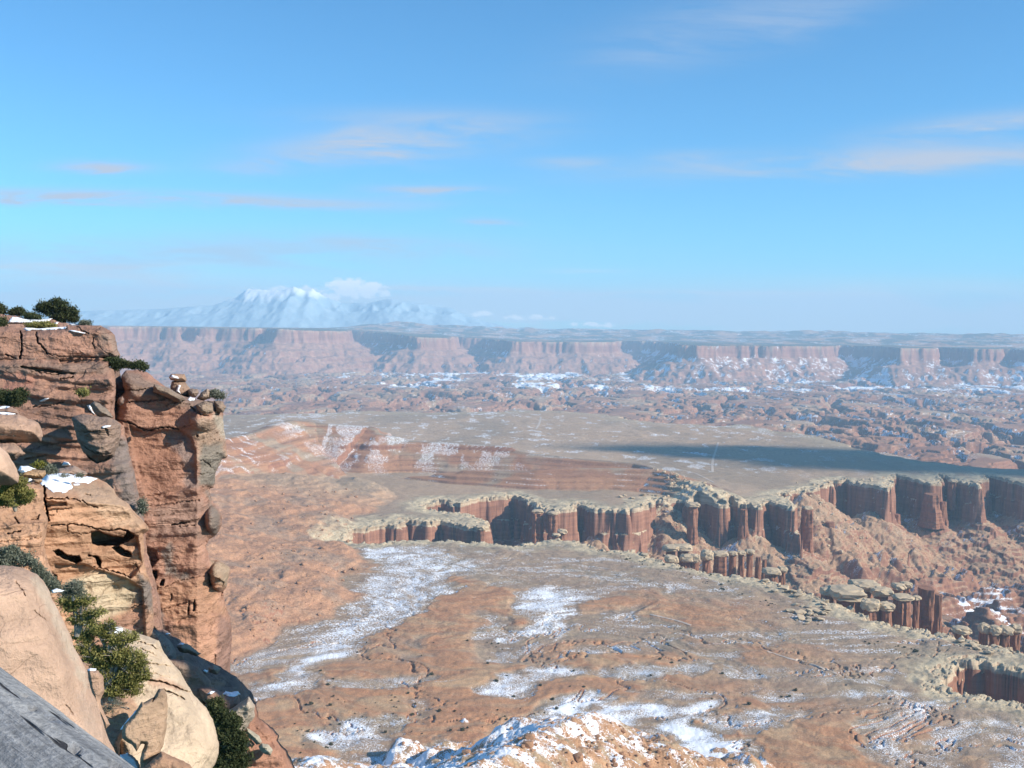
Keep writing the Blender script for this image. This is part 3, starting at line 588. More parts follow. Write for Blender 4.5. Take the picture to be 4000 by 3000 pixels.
def relief_mesh(name, outline_sdf, front, back, bbox, g, mat, color, smooth=True, parent=None):
    x0, y0, x1, y1 = bbox
    gx = np.arange(x0 - 2 * g, x1 + 2.01 * g, g); gy = np.arange(y0 - 2 * g, y1 + 2.01 * g, g); X, Y = np.meshgrid(gx, gy)
    d = outline_sdf(X, Y)
    e = g * .25; gxn = (outline_sdf(X + e, Y) - outline_sdf(X - e, Y)) / (2 * e); gyn = (outline_sdf(X, Y + e) - outline_sdf(X, Y - e)) / (2 * e)
    L2 = np.maximum(gxn ** 2 + gyn ** 2, .05); rim = (d <= 0) & (d > -1.3 * g)
    mv = np.where(rim, np.clip(-d / L2, -2 * g, 2 * g), 0); X = X + gxn * mv; Y = Y + gyn * mv
    ok = d > -1.3 * g; d = np.where(rim, 0, d)
    yf = front(X, Y, np.maximum(d, 0)); yb = back(X, Y, np.maximum(d, 0), yf)
    r, q = X.shape; idx = np.arange(r * q).reshape(r, q)
    quad = (ok[:-1, :-1] & ok[1:, :-1] & ok[:-1, 1:] & ok[1:, 1:]) & ((d[:-1, :-1] > 0) | (d[1:, :-1] > 0) | (d[:-1, 1:] > 0) | (d[1:, 1:] > 0))
    fq = np.stack([idx[:-1, :-1], idx[1:, :-1], idx[1:, 1:], idx[:-1, 1:]], -1)[quad]
    fb = np.where(rim.ravel()[fq], fq, fq + r * q)[:, ::-1]
    P = np.concatenate([(ray(X, Y) * yf[..., None]).reshape(-1, 3), (ray(X, Y) * yb[..., None]).reshape(-1, 3)])
    C = color(X, Y, P[:r * q].reshape(r, q, 3)).reshape(-1, 3); C = np.concatenate([C, C])
    faces = np.concatenate([fq, fb]); used = np.unique(faces); rm = np.zeros(len(P), np.int64); rm[used] = np.arange(len(used))
    o = mesh_obj(name, P[used], rm[faces], mat, parent, smooth, {'albedo': C[used]})
    return o
def bbox(poly):
    q = np.array(poly); return q[:, 0].min() - 6, q[:, 1].min() - 6, q[:, 0].max() + 6, q[:, 1].max() + 6
def rock(name, outline, D, thick, base, mat, g=4, colors=(), label=None, cat='rock', group=None, origin=True, **kw):
    R = Relief(outline, D, **kw)
    def back(X, Y, d, yf):
        t = np.clip(d / (R.rnd * 1.2), 0, 1); return np.maximum(R.base(X, Y) + thick * np.sqrt(np.maximum(1 - (1 - t) ** 2, 0)), yf + .03 * thick * np.clip(d / 5, 0, 1))
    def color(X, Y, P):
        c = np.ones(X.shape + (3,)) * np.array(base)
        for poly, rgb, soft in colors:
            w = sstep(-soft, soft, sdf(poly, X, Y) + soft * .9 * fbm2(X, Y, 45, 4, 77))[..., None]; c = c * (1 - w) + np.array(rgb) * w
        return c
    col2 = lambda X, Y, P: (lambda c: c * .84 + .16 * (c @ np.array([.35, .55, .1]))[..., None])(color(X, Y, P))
    o = relief_mesh(name, R.outline_sdf, lambda X, Y, d: R(X, Y, d), back, bbox(outline), g, mat, col2)
    tag(o, label, cat, group); return R
def snow(outline, R, off, label, g=3, group=None, wob=5, wlam=28, seed=9):
    sd = lambda X, Y: sdf(outline, X, Y) + wob * fbm2(X, Y, wlam, 3, 300 + seed)
    th = lambda d: off * np.sqrt(np.clip(d / 9.0, 0, 1))
    o = relief_mesh('snow_patch', sd, lambda X, Y, d: R(X, Y) - .25 * off - th(d), lambda X, Y, d, yf: yf + th(d) * 1.6, bbox(outline), g, M_SNOW, lambda X, Y, P: np.ones(X.shape + (3,)))
    tag(o, label, 'snow patch', group)

ROSE, DARK, ORNG, PALE, CREAM, GREY = (.36, .185, .12), (.27, .145, .10), (.46, .235, .125), (.55, .345, .225), (.56, .44, .31), (.24, .20, .165)
VARN = (.215, .165, .135)
# -- rim top behind the cap, cap, strata and tower of the big cliff
R_top = rock('rim_ledge', [(-90, 1236), (0, 1226), (60, 1234), (150, 1248), (215, 1250), (245, 1262), (300, 1266), (390, 1272), (420, 1286), (300, 1300), (-90, 1310)], 122, 14, (.37, .20, .135), M_CLIFF, 3, k=.3, m=1.8, bulge=.8, rnd=14, strata=(.8, .35), rough=(4, .5),
    label='stepped red ledge with snow at the top of the cliff, under the junipers', cat='rock ledge', seed=2)
R_cap = rock('cap_rock', [(-90, 1277), (40, 1277), (78, 1290), (138, 1293), (200, 1286), (250, 1282), (262, 1271), (310, 1270), (385, 1272), (420, 1284), (446, 1306), (456, 1340), (461, 1368), (469, 1388), (466, 1403), (420, 1409), (330, 1411), (240, 1420), (190, 1433), (130, 1430), (80, 1441), (40, 1424), (-90, 1428)], 108, 22, ROSE, M_CLIFF, 2.6,
    k=.26, m=.12, bulge=3.0, rnd=34, rough=(5, .55), strata=(2.4, .16), seed=3, wob=2.5, cracks=[([(79, 1285), (84, 1330), (84, 1370), (78, 1405), (70, 1445)], 7, 3.2), ([(139, 1290), (147, 1335), (168, 1358), (187, 1383)], 5.5, 1.8), ([(187, 1383), (240, 1394), (320, 1392)], 4, .5), ([(20, 1384), (50, 1395), (70, 1408)], 4, .9), ([(365, 1318), (362, 1345), (372, 1362)], 4, .7), ([(300, 1275), (318, 1292), (345, 1300)], 4, .9)],
    dents=[([(232, 1405), (300, 1396), (420, 1392), (470, 1394), (470, 1420), (230, 1425)], 2.2, 7)], colors=[([(150, 1310), (250, 1300), (330, 1320), (360, 1370), (260, 1390), (180, 1370)], (.40, .20, .13), 18), ([(-90, 1400), (100, 1405), (250, 1400), (470, 1385), (470, 1440), (-90, 1440)], VARN, 12), ([(380, 1272), (470, 1310), (470, 1400), (400, 1340)], (.31, .20, .145), 25)],
    label='massive rounded red cap block split by a vertical crack, top of the left cliff', cat='cap rock')
R_band = rock('layered_cliff', [(-90, 1400), (240, 1398), (428, 1398), (428, 1432), (446, 1440), (452, 1480), (451, 1540), (446, 1600), (452, 1640), (484, 1662), (494, 1720), (505, 1765), (522, 1830), (535, 1900), (565, 2050), (575, 2160), (620, 2320), (640, 2480), (-90, 2480)], 104, 30, ROSE, M_CLIFF, 3.6,
    k=.18, m=.32, bulge=3.0, rnd=40, rough=(7, .9), strata=(1.3, .44), seed=4, cracks=[([(110, 1592), (180, 1585), (250, 1572)], 4, 1.2), ([(110, 1760), (200, 1735), (300, 1722)], 3, .5), ([(95, 1795), (180, 1778)], 4, .8), ([(300, 1505), (380, 1500), (440, 1508)], 3, .5), ([(120, 1450), (200, 1462), (290, 1458)], 6, 1.4), ([(235, 1480), (285, 1474)], 6, 1.3)],
    dents=[([(70, 1425), (120, 1430), (190, 1440), (260, 1452), (240, 1462), (150, 1455), (80, 1440)], 1.6, 8), ([(225, 1400), (445, 1398), (445, 1412), (300, 1424), (235, 1424)], 1.6, 6), ([(500, 1830), (600, 2100), (640, 2480), (420, 2480), (430, 1870)], -1.0, 12)],
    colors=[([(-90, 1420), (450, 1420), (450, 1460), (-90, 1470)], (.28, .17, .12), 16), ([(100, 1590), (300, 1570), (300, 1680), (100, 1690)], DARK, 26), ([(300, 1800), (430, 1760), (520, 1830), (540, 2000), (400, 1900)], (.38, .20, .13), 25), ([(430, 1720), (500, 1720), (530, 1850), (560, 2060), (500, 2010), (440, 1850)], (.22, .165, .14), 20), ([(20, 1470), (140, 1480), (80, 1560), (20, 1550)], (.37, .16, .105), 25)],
    label='layered red cliff band below the cap block, with thin ledges and shrubs', cat='cliff')
TOWER = [(474, 1470), (490, 1446), (540, 1444), (572, 1452), (602, 1476), (640, 1506), (664, 1524), (700, 1540), (760, 1560), (820, 1566), (872, 1568), (876, 1600), (870, 1616), (873, 1660), (882, 1720), (886, 1755), (890, 1778), (884, 1788), (868, 1792), (860, 1812), (841, 1850), (838, 1890), (834, 1903), (818, 1909), (820, 1932), (832, 1962), (852, 1986), (866, 2012), (867, 2042), (857, 2072), (838, 2096), (816, 2106), (806, 2132), (812, 2160), (822, 2186), (846, 2188), (872, 2200), (896, 2216), (901, 2236), (890, 2262), (886, 2292), (875, 2308), (873, 2334), (882, 2364), (896, 2402), (903, 2444), (906, 2500), (901, 2560), (899, 2640), (880, 2700), (500, 2640), (520, 2350), (510, 2150), (500, 2035), (490, 1990), (474, 1930), (460, 1850), (450, 1740), (446, 1668), (446, 1640), (452, 1600), (456, 1562), (486, 1532)]
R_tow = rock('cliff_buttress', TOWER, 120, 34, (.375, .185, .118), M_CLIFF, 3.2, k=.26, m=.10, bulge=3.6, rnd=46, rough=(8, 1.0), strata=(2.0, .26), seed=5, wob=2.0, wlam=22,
    planes=[(700, 1560, .3, -.95, .10), (770, 1900, 1, 0, .035)], lumps=[(845, 2030, 45, 60, 2.6), (860, 2250, 42, 60, 3.0), (800, 1640, 60, 46, 1.8)],
    cracks=[([(455, 1640), (500, 1650), (532, 1664), (560, 1678), (592, 1680), (622, 1669), (655, 1669), (700, 1676)], 5, 1.6), ([(500, 1572), (560, 1568), (640, 1562)], 3.2, .9), ([(486, 1526), (540, 1524), (600, 1512)], 3.2, 1.0), ([(652, 1600), (655, 1580), (690, 1572), (740, 1580)], 3, .5), ([(745, 1590), (770, 1612), (800, 1624), (840, 1618), (872, 1612)], 5, 1.6),
        ([(560, 1978), (640, 1972), (700, 1962), (780, 1955)], 3, .7), ([(600, 2014), (680, 2008)], 3, .6), ([(672, 2050), (710, 2044), (742, 2038)], 5, 1.8), ([(700, 2056), (760, 2052)], 3, .9), ([(785, 1905), (838, 1896)], 3, .6), ([(790, 1795), (842, 1840)], 3, .8), ([(770, 1852), (840, 1848)], 2.6, .5), ([(800, 2250), (700, 2268), (640, 2296), (600, 2300)], 3, .7), ([(620, 2385), (700, 2362), (735, 2352)], 3, .6), ([(738, 2345), (736, 2400)], 5, 2.4), ([(760, 2345), (757, 2385)], 5, 2.0), ([(670, 2320), (668, 2345)], 5, 1.5), ([(690, 2430), (760, 2395), (850, 2392)], 2.6, .4), ([(840, 2560), (842, 2600)], 4, .8)],
    dents=[([(502, 1655), (560, 1682), (640, 1674), (712, 1682), (752, 1710), (768, 1760), (772, 1890), (700, 1930), (570, 1950), (536, 1850), (512, 1740)], .6, 9), ([(590, 2225), (618, 2228), (612, 2260), (596, 2285), (588, 2260)], 2.6, 5), ([(628, 2262), (645, 2262), (640, 2288), (622, 2290)], 2.0, 4), ([(565, 2130), (615, 2150), (618, 2186), (566, 2186)], 1.4, 5), ([(575, 2184), (620, 2186), (598, 2215), (585, 2225)], 1.8, 4), ([(800, 2110), (818, 2115), (826, 2180), (808, 2172)], 1.6, 5), ([(810, 2235), (850, 2258), (880, 2270), (870, 2296), (812, 2290)], .9, 5), ([(846, 2310), (870, 2312), (868, 2330), (850, 2328)], 1.0, 4)] + [([(x - 4, y), (x, y - 4), (x + 5, y), (x, y + 5)], .9, 3) for x, y in ((770, 1702), (846, 1692), (838, 1718), (855, 1718), (787, 1765), (846, 1770), (862, 1800), (784, 1800), (690, 1665), (722, 1664))],
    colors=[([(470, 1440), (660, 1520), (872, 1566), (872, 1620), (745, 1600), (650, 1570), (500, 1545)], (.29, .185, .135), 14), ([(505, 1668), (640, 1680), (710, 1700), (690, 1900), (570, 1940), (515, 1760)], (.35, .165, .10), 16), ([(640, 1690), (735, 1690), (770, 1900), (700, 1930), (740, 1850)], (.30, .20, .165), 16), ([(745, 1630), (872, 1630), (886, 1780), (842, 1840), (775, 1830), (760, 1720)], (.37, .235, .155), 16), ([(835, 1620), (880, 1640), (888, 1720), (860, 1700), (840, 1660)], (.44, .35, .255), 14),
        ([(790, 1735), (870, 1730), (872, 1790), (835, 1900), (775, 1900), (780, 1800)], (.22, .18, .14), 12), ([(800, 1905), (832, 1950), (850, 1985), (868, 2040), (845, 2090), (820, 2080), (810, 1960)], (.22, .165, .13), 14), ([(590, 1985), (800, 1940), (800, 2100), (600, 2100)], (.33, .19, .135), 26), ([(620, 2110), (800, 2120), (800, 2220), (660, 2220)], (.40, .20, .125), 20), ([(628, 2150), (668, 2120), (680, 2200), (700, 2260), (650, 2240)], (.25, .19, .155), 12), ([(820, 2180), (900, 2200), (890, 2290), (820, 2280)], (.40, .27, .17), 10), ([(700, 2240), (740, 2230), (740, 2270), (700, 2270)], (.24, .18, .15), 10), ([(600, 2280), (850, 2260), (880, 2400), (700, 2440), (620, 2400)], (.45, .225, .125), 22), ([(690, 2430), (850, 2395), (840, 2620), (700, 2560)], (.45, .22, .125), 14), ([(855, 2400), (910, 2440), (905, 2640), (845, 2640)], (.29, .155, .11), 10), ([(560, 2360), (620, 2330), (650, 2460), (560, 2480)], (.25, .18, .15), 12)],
    label='tall red sandstone buttress jutting from the left cliff, with a pale knobbly right edge', cat='cliff')
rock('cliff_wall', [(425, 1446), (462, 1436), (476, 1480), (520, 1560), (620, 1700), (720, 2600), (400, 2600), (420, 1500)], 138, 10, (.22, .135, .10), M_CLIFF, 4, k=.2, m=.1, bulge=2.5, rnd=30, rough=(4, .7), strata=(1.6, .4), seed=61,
    label='recessed wall, coloured dark as cleft shade, between the layered cliff and the buttress', cat='cliff')  # the cleft's shade is put into this wall's dark base colour
rock('boulder', [(462, 1556), (478, 1548), (486, 1560), (484, 1578), (468, 1584), (456, 1574)], 112, 2, (.26, .16, .12), M_CLIFF, 2, k=.3, m=.3, bulge=1.2, rnd=12, rough=(1.2, .2), seed=62, wob=1, label='small boulder wedged in the cleft left of the buttress', cat='boulder')
# -- loose rocks on and in front of the big cliff
R_hang = rock('hanging_boulder', [(282, 1636), (291, 1627), (320, 1617), (346, 1619), (380, 1627), (430, 1629), (456, 1645), (471, 1662), (474, 1692), (463, 1736), (446, 1780), (412, 1805), (380, 1811), (350, 1796), (325, 1766), (305, 1726), (295, 1692), (286, 1662)], 92, 6, (.30, .195, .14), M_CLIFF, 2.6, k=.25, m=.15, bulge=5.0, rnd=60, strata=(1.1, .28), rough=(4, .5), seed=6,
    cracks=[([(300, 1690), (380, 1684), (470, 1674)], 3, .5), ([(305, 1720), (350, 1760), (400, 1776), (450, 1768)], 4, .7)], dents=[([(318, 1760), (360, 1782), (440, 1776), (420, 1812), (360, 1812)], 1.6, 8), ([(405, 1670), (422, 1675), (430, 1715), (418, 1705)], .4, 6)], label='big bulging brown boulder hanging from the face of the left cliff', cat='boulder')
snow([(398, 1668), (412, 1662), (434, 1662), (428, 1669), (404, 1672)], R_hang, .3, 'small snow strip on the big hanging boulder', 2, wob=2)
rock('boulder', [(355, 1577), (368, 1566), (392, 1578), (422, 1602), (440, 1630), (402, 1633), (378, 1622), (362, 1602)], 97, 3, (.27, .20, .15), M_CLIFF, 2.4, k=.3, m=.2, bulge=2.2, rnd=24, rough=(2, .25), seed=7, label='small grey brown boulder perched above the big hanging boulder', cat='boulder')
snow([(338, 1583), (352, 1581), (360, 1600), (370, 1618), (358, 1612), (346, 1594)], R_band, .5, 'blue shaded snow streak left of the small perched boulder', 2, wob=2)
snow([(152, 1566), (170, 1558), (190, 1556), (176, 1568), (158, 1570)], R_band, .5, 'snow patch on the layered cliff left of the small green shrub', 2, wob=2)
R_lb = rock('boulder', [(-90, 1608), (20, 1614), (75, 1620), (120, 1637), (150, 1650), (166, 1682), (169, 1706), (160, 1723), (112, 1729), (60, 1731), (-90, 1729)], 70, 6, (.47, .28, .18), M_BLOCK, 3, k=.5, m=.2, bulge=4.2, rnd=60, rough=(3, .28), strata=(1.6, .08), seed=8, label='long smooth orange boulder with a snow line along its top, left edge', cat='boulder', cracks=[([(-60, 1690), (60, 1700), (150, 1722)], 3, .2)])
snow([(-60, 1606), (20, 1610), (74, 1618), (30, 1619), (-60, 1613)], R_lb, .25, 'thin white snow line on the long smooth orange boulder', 2, wob=1.5)
R_lb2 = rock('boulder', [(-30, 1596), (30, 1588), (64, 1598), (84, 1622), (40, 1624), (-30, 1616)], 74, 4, (.38, .23, .16), M_BLOCK, 2.6, k=.4, m=.3, bulge=1.8, rnd=18, seed=9, label='low rock with a snow cap behind the long smooth orange boulder', cat='boulder')
snow([(-20, 1596), (10, 1586), (40, 1586), (38, 1591), (5, 1596)], R_lb2, .3, 'snow cap on the low rock under the dark green bush', 2, wob=1.5)
rock('boulder', [(-70, 1732), (58, 1733), (82, 1748), (98, 1772), (62, 1798), (-70, 1794)], 66, 4, (.42, .255, .165), M_BLOCK, 3, k=.5, m=.3, bulge=2.4, rnd=30, rough=(2, .3), seed=10, label='tan boulder wedged below the long smooth orange boulder', cat='boulder')
R_led = rock('ledge_rock', [(205, 1852), (228, 1832), (288, 1818), (330, 1838), (346, 1850), (334, 1864), (250, 1866)], 62, 5, (.31, .205, .15), M_BLOCK, 2.6, k=.4, m=.5, bulge=1.6, rnd=22, rough=(2, .25), seed=11, label='brown ledge rock just above the large snow patch', cat='rock')
snow([(240, 1820), (250, 1803), (268, 1806), (278, 1817), (255, 1821)], R_band, .6, 'small blue white snow wedge behind the brown ledge rock', 2, wob=2)
# -- balanced rock and the blocks along the buttress top
R_bal = Relief([(668, 1548), (664, 1512), (672, 1490), (700, 1484), (722, 1489), (735, 1508), (746, 1522), (742, 1550), (716, 1558)], 126, .3, .1, 2.2, 24, rough=(2, .35), seed=12)
def two_part_rock():
    root = bpy.data.objects.new('balanced_rock', None); COL.objects.link(root); root.location = tuple(float(v) for v in at_y(705, 1555, 127)); bpy.context.view_layer.update()
    inv = root.matrix_world.inverted()
    def part(nm, ol, D, thick, col, **kw):
        R = Relief(ol, D, **kw); back = lambda X, Y, d, yf: R.base(X, Y) + thick * np.sqrt(np.clip(d / 16., 0, 1))
        o = relief_mesh(nm, R.outline_sdf, lambda X, Y, d: R(X, Y, d), back, bbox(ol), 1.8, M_CLIFF, lambda X, Y, P: np.ones(X.shape + (3,)) * np.array(col))
        o.parent = root; o.matrix_parent_inverse = inv; return R
    part('pedestal', R_bal.outline, 126, 3, (.27, .18, .13), k=.5, m=.1, bulge=2.2, rnd=24, rough=(2, .35), seed=12, wob=1.5, wlam=14)
    R = part('cap_stone', [(659, 1474), (668, 1460), (722, 1461), (727, 1476), (730, 1492), (692, 1493), (668, 1484)], 125.4, 3, (.33, .215, .15), k=.5, m=.1, bulge=1.8, rnd=16, rough=(2, .3), seed=13, wob=1.5, wlam=14)
    tag(root, 'balanced rock with a snowy flat cap stone on the buttress top', 'balanced rock'); return R
R_bc = two_part_rock()
snow([(664, 1476), (672, 1464), (694, 1472), (700, 1480), (678, 1478)], R_bc, .35, 'snow on the flat cap stone of the balanced rock', 1.8, wob=1)
snow([(686, 1530), (697, 1503), (706, 1506), (700, 1524), (708, 1540)], R_bal, .9, 'blue shaded snow filling the hollow of the balanced rock', 1.8, wob=1)
for ol, D, c, lb, sd_ in (([(734, 1522), (752, 1516), (772, 1520), (778, 1536), (764, 1552), (738, 1548)], 124, (.25, .17, .125), 'dark round rock right of the balanced rock', 14), ([(768, 1558), (784, 1536), (808, 1518), (826, 1528), (822, 1556), (792, 1564)], 125, (.33, .23, .16), 'leaning tan rock left of the grey shrub on the buttress', 15),
    ([(764, 1582), (800, 1566), (830, 1574), (834, 1610), (804, 1624), (776, 1612)], 118, (.33, .225, .15), 'squat brown block under the leaning rock at the buttress top', 16), ([(834, 1564), (868, 1568), (884, 1590), (872, 1612), (842, 1608)], 121, (.31, .21, .145), 'outermost knobbly block at the tip of the buttress top', 17), ([(600, 1500), (660, 1516), (700, 1540), (728, 1562), (700, 1574), (650, 1552), (598, 1530)], 117, (.29, .205, .145), 'flat grey brown slab sloping down in front of the balanced rock', 18)):
    rock('boulder', ol, D, 4, c, M_CLIFF, 2.2, k=.45, m=.3, bulge=2.0, rnd=22, rough=(1.6, .3), seed=sd_, wob=1.5, wlam=14, label=lb, cat='boulder')
snow([(732, 1562), (742, 1552), (762, 1556), (760, 1564), (740, 1567)], Relief(TOWER, 113, .45), .4, 'bright snow between the rocks right of the balanced rock', 1.8, wob=1)
snow([(624, 1518), (640, 1516), (640, 1520), (628, 1521)], R_tow, .5, 'tiny snow sliver on the sloping slab by the balanced rock', 1.8, wob=.5)
# -- snow on the rim top
snow([(30, 1262), (48, 1238), (110, 1246), (205, 1243), (190, 1256), (130, 1262), (60, 1260)], R_top, .5, 'broad snow sheet on the rim top left of the biggest juniper', 2, wob=2)
snow([(92, 1285), (100, 1279), (150, 1283), (215, 1279), (262, 1276), (255, 1284), (160, 1290), (100, 1291)], R_cap, .5, 'snow strip along the front top edge of the cap block', 2, wob=1.5)
snow([(258, 1287), (300, 1292), (334, 1301), (330, 1304), (290, 1298)], R_cap, .4, 'thin snow line running down the cap block shoulder', 2, wob=1)
snow([(262, 1266), (300, 1266), (350, 1270), (330, 1274), (280, 1271)], R_top, .6, 'snow patch at the foot of the biggest juniper', 2, wob=1)
snow([(210, 1264), (222, 1256), (230, 1258), (222, 1268)], R_top, .5, 'small snow patch right of the low olive bush on the rim', 2, wob=1)
# -- the sunlit ledge block in the middle distance
R_mid = rock('ledge_block', [(60, 1892), (120, 1886), (172, 1872), (182, 1852), (260, 1850), (330, 1857), (382, 1868), (416, 1885), (442, 1910), (462, 1940), (502, 1970), (526, 2000), (562, 2036), (581, 2060), (583, 2071), (560, 2086), (562, 2110), (563, 2200), (576, 2240), (590, 2282), (598, 2350), (602, 2450), (560, 2560), (200, 2600), (90, 2420), (100, 2000)], 46, 14, (.47, .25, .135), M_BLOCK, 2.8,
    k=.62, m=.10, bulge=1.4, rnd=26, rough=(3, .32), strata=(.7, .15), seed=20, wob=2.5, planes=[(250, 1950, .12, -.99, .042)],
    cracks=[([(173, 1900), (176, 1960), (184, 2000), (190, 2034)], 8, 2.6), ([(185, 1947), (250, 1950), (262, 1944)], 6, .8), ([(262, 1948), (300, 1950), (312, 1958)], 5, .6), ([(320, 1955), (345, 1972), (380, 1982)], 4, .5), ([(335, 1930), (355, 1936)], 5, .5), ([(190, 1992), (280, 1986)], 3, .35), ([(222, 2000), (225, 1990)], 3, .3), ([(200, 2052), (280, 2048), (335, 2052), (362, 2062), (420, 2072), (470, 2068), (500, 2074), (528, 2094)], 4.5, .8), ([(262, 2052), (265, 2076)], 4, .4), ([(280, 2082), (330, 2086), (362, 2078)], 3, .3), ([(365, 2214), (400, 2222), (440, 2232), (470, 2240), (512, 2258)], 5, .7), ([(530, 2200), (545, 2240)], 3, .3), ([(510, 2372), (560, 2360)], 3, .4), ([(210, 2010), (160, 2020)], 3, .4)],
    dents=[([(354, 2080), (374, 2070), (440, 2090), (482, 2096), (498, 2068), (530, 2094), (502, 2114), (462, 2132), (380, 2132), (356, 2122)], 2.2, 5), ([(206, 2152), (230, 2142), (262, 2166), (310, 2170), (322, 2192), (300, 2203), (262, 2190), (222, 2172)], 1.8, 5), ([(342, 2166), (386, 2172), (398, 2198), (390, 2214), (376, 2206), (372, 2180), (344, 2174)], 1.4, 4), ([(436, 2138), (462, 2132), (512, 2156), (516, 2178), (490, 2176), (450, 2158)], 1.5, 4), ([(204, 2236), (220, 2246), (236, 2290), (222, 2284)], 1.4, 5), ([(350, 2120), (540, 2090), (560, 2200), (520, 2260), (360, 2215)], .5, 9), ([(210, 2200), (330, 2200), (500, 2258), (560, 2300), (580, 2600), (200, 2600)], .35, 8), ([(180, 1955), (260, 1960), (262, 1975), (185, 1985)], .4, 5)],
    colors=[([(240, 2300), (330, 2232), (420, 2244), (500, 2262), (540, 2310), (500, 2390), (350, 2445), (290, 2410)], (.50, .375, .235), 16), ([(540, 2240), (600, 2290), (600, 2400), (540, 2370)], VARN, 14), ([(220, 1860), (440, 1905), (560, 2040), (580, 2070), (450, 2050), (330, 1960)], (.50, .31, .185), 18), ([(330, 2460), (560, 2360), (600, 2460), (400, 2560)], (.36, .185, .115), 20)],
    label='sunlit orange ledge block with overhung hollows and snow on its flat top', cat='rock ledge')
snow([(155, 1884), (172, 1862), (184, 1852), (262, 1850), (330, 1857), (384, 1869), (350, 1884), (280, 1886), (282, 1912), (260, 1922), (200, 1918), (176, 1902)], R_mid, .16, 'large bright snow patch on the orange ledge block', 2.4, wob=7, wlam=36)
snow([(282, 1890), (310, 1888), (312, 1895), (290, 1896)], R_mid, .10, 'little snow scrap beside the large bright snow patch', 2, wob=1)
rock('ledge_shelf', [(-100, 1895), (60, 1882), (132, 1888), (166, 1902), (173, 1990), (188, 2034), (172, 2140), (205, 2240), (236, 2300), (240, 2420), (-100, 2450)], 38, 8, (.46, .245, .135), M_BLOCK, 3, k=.5, m=.55, bulge=1.2, rnd=30, rough=(1.6, .28), strata=(.42, .13), seed=21, cracks=[([(30, 2085), (80, 2073)], 5, .5), ([(-50, 2120), (60, 2112), (160, 2100)], 3, .2), ([(120, 2030), (150, 2028), (152, 2010)], 4, .4), ([(60, 2020), (72, 2045)], 5, .4)],
    label='broken orange shelf of thin beds left of the ledge block', cat='rock ledge')
rock('boulder', [(-110, 1722), (0, 1744), (30, 1769), (48, 1800), (65, 1830), (76, 1862), (70, 1886), (40, 1896), (-110, 1892)], 30, 5, PALE, M_SLAB, 3, k=.9, m=.35, bulge=2.4, rnd=60, rough=(1.5, .10), seed=22, wob=1.5, label='smooth pale pink boulder above the green juniper bush, left edge', cat='boulder')
R_oc = rock('boulder', [(78, 1852), (92, 1838), (130, 1834), (176, 1838), (181, 1852), (168, 1870), (122, 1869), (86, 1864)], 40, 2, (.42, .25, .125), M_BLOCK, 2.2, k=.4, m=.4, bulge=.7, rnd=14, rough=(.8, .12), seed=23, wob=1.5, label='flat ochre boulder with a snow cap beside the pale pink boulder', cat='boulder')
snow([(70, 1838), (80, 1820), (110, 1820), (144, 1832), (120, 1838), (96, 1846), (80, 1846)], R_oc, .5, 'snow cap on the flat ochre boulder', 2.2, wob=1.5)
rock('boulder', [(128, 1872), (160, 1871), (166, 1880), (150, 1892), (134, 1886)], 39, 1.2, (.44, .26, .13), M_BLOCK, 2, k=.4, m=.2, bulge=.4, rnd=10, seed=24, rough=(.6, .08), wob=1, label='small ochre block under the flat ochre boulder', cat='boulder')
snow([(100, 1876), (118, 1868), (128, 1874), (126, 1884), (108, 1884)], Relief([(0, 1900), (170, 1880), (180, 2030), (0, 2100)], 38.5, .5, .55, 1.0, 20), .12, 'scrap of snow left of the small ochre block', 2, wob=1)
# -- near slabs and boulders
R_slab = rock('pale_slab', [(436, 2442), (470, 2444), (532, 2470), (620, 2502), (642, 2552), (702, 2622), (742, 2690), (762, 2720), (802, 2760), (832, 2812), (849, 2872), (856, 2912), (850, 2962), (830, 3000), (800, 3080), (480, 3090), (410, 2900), (395, 2700), (415, 2560)], 25, 6, (.56, .41, .27), M_SLAB, 2.6, k=.55, m=.85, bulge=2.0, rnd=95, rough=(1.6, .14), strata=(.5, .03), seed=25, wob=2,
    cracks=[([(540, 2505), (590, 2520), (630, 2545)], 5, .22), ([(545, 2530), (610, 2560)], 4, .16), ([(570, 2590), (640, 2598), (700, 2610)], 6, .22), ([(580, 2625), (680, 2650)], 3, .1), ([(575, 2655), (640, 2665), (700, 2690), (765, 2712)], 8, .40), ([(640, 2695), (690, 2715), (722, 2732)], 6, .24)],
    colors=[([(560, 2640), (650, 2650), (720, 2690), (600, 2690)], (.46, .28, .175), 10), ([(520, 2690), (420, 2760), (440, 2850), (540, 2800)], (.47, .27, .165), 14)], label='pale cream slab curving down to the right below the large juniper', cat='slab')
rock('jagged_rock', [(474, 2862), (485, 2830), (530, 2782), (553, 2738), (562, 2744), (600, 2724), (621, 2690), (640, 2688), (653, 2716), (655, 2760), (650, 2850), (640, 2905), (622, 2952), (606, 3000), (590, 3080), (548, 3080), (548, 2962), (566, 2905), (552, 2905), (532, 2938), (520, 2912), (500, 2902), (478, 2884)], 19.5, 1.6, (.42, .265, .16), M_NEAR, 2.4, k=.75, m=.25, bulge=.35, rnd=16, rough=(.9, .10), seed=26, wob=2, cracks=[([(622, 2692), (606, 2716), (598, 2740)], 3.5, .4)], label='upright jagged brown rock in front of the pale slab', cat='rock')
rock('boulder', [(560, 3000), (630, 2935), (700, 2965), (740, 2985), (800, 3080), (520, 3080)], 19, 1.5, (.40, .22, .125), M_NEAR, 2.6, k=.5, m=.4, bulge=.5, rnd=24, rough=(.8, .1), seed=27, label='rough brown rock at the bottom edge under the pale slab', cat='boulder')
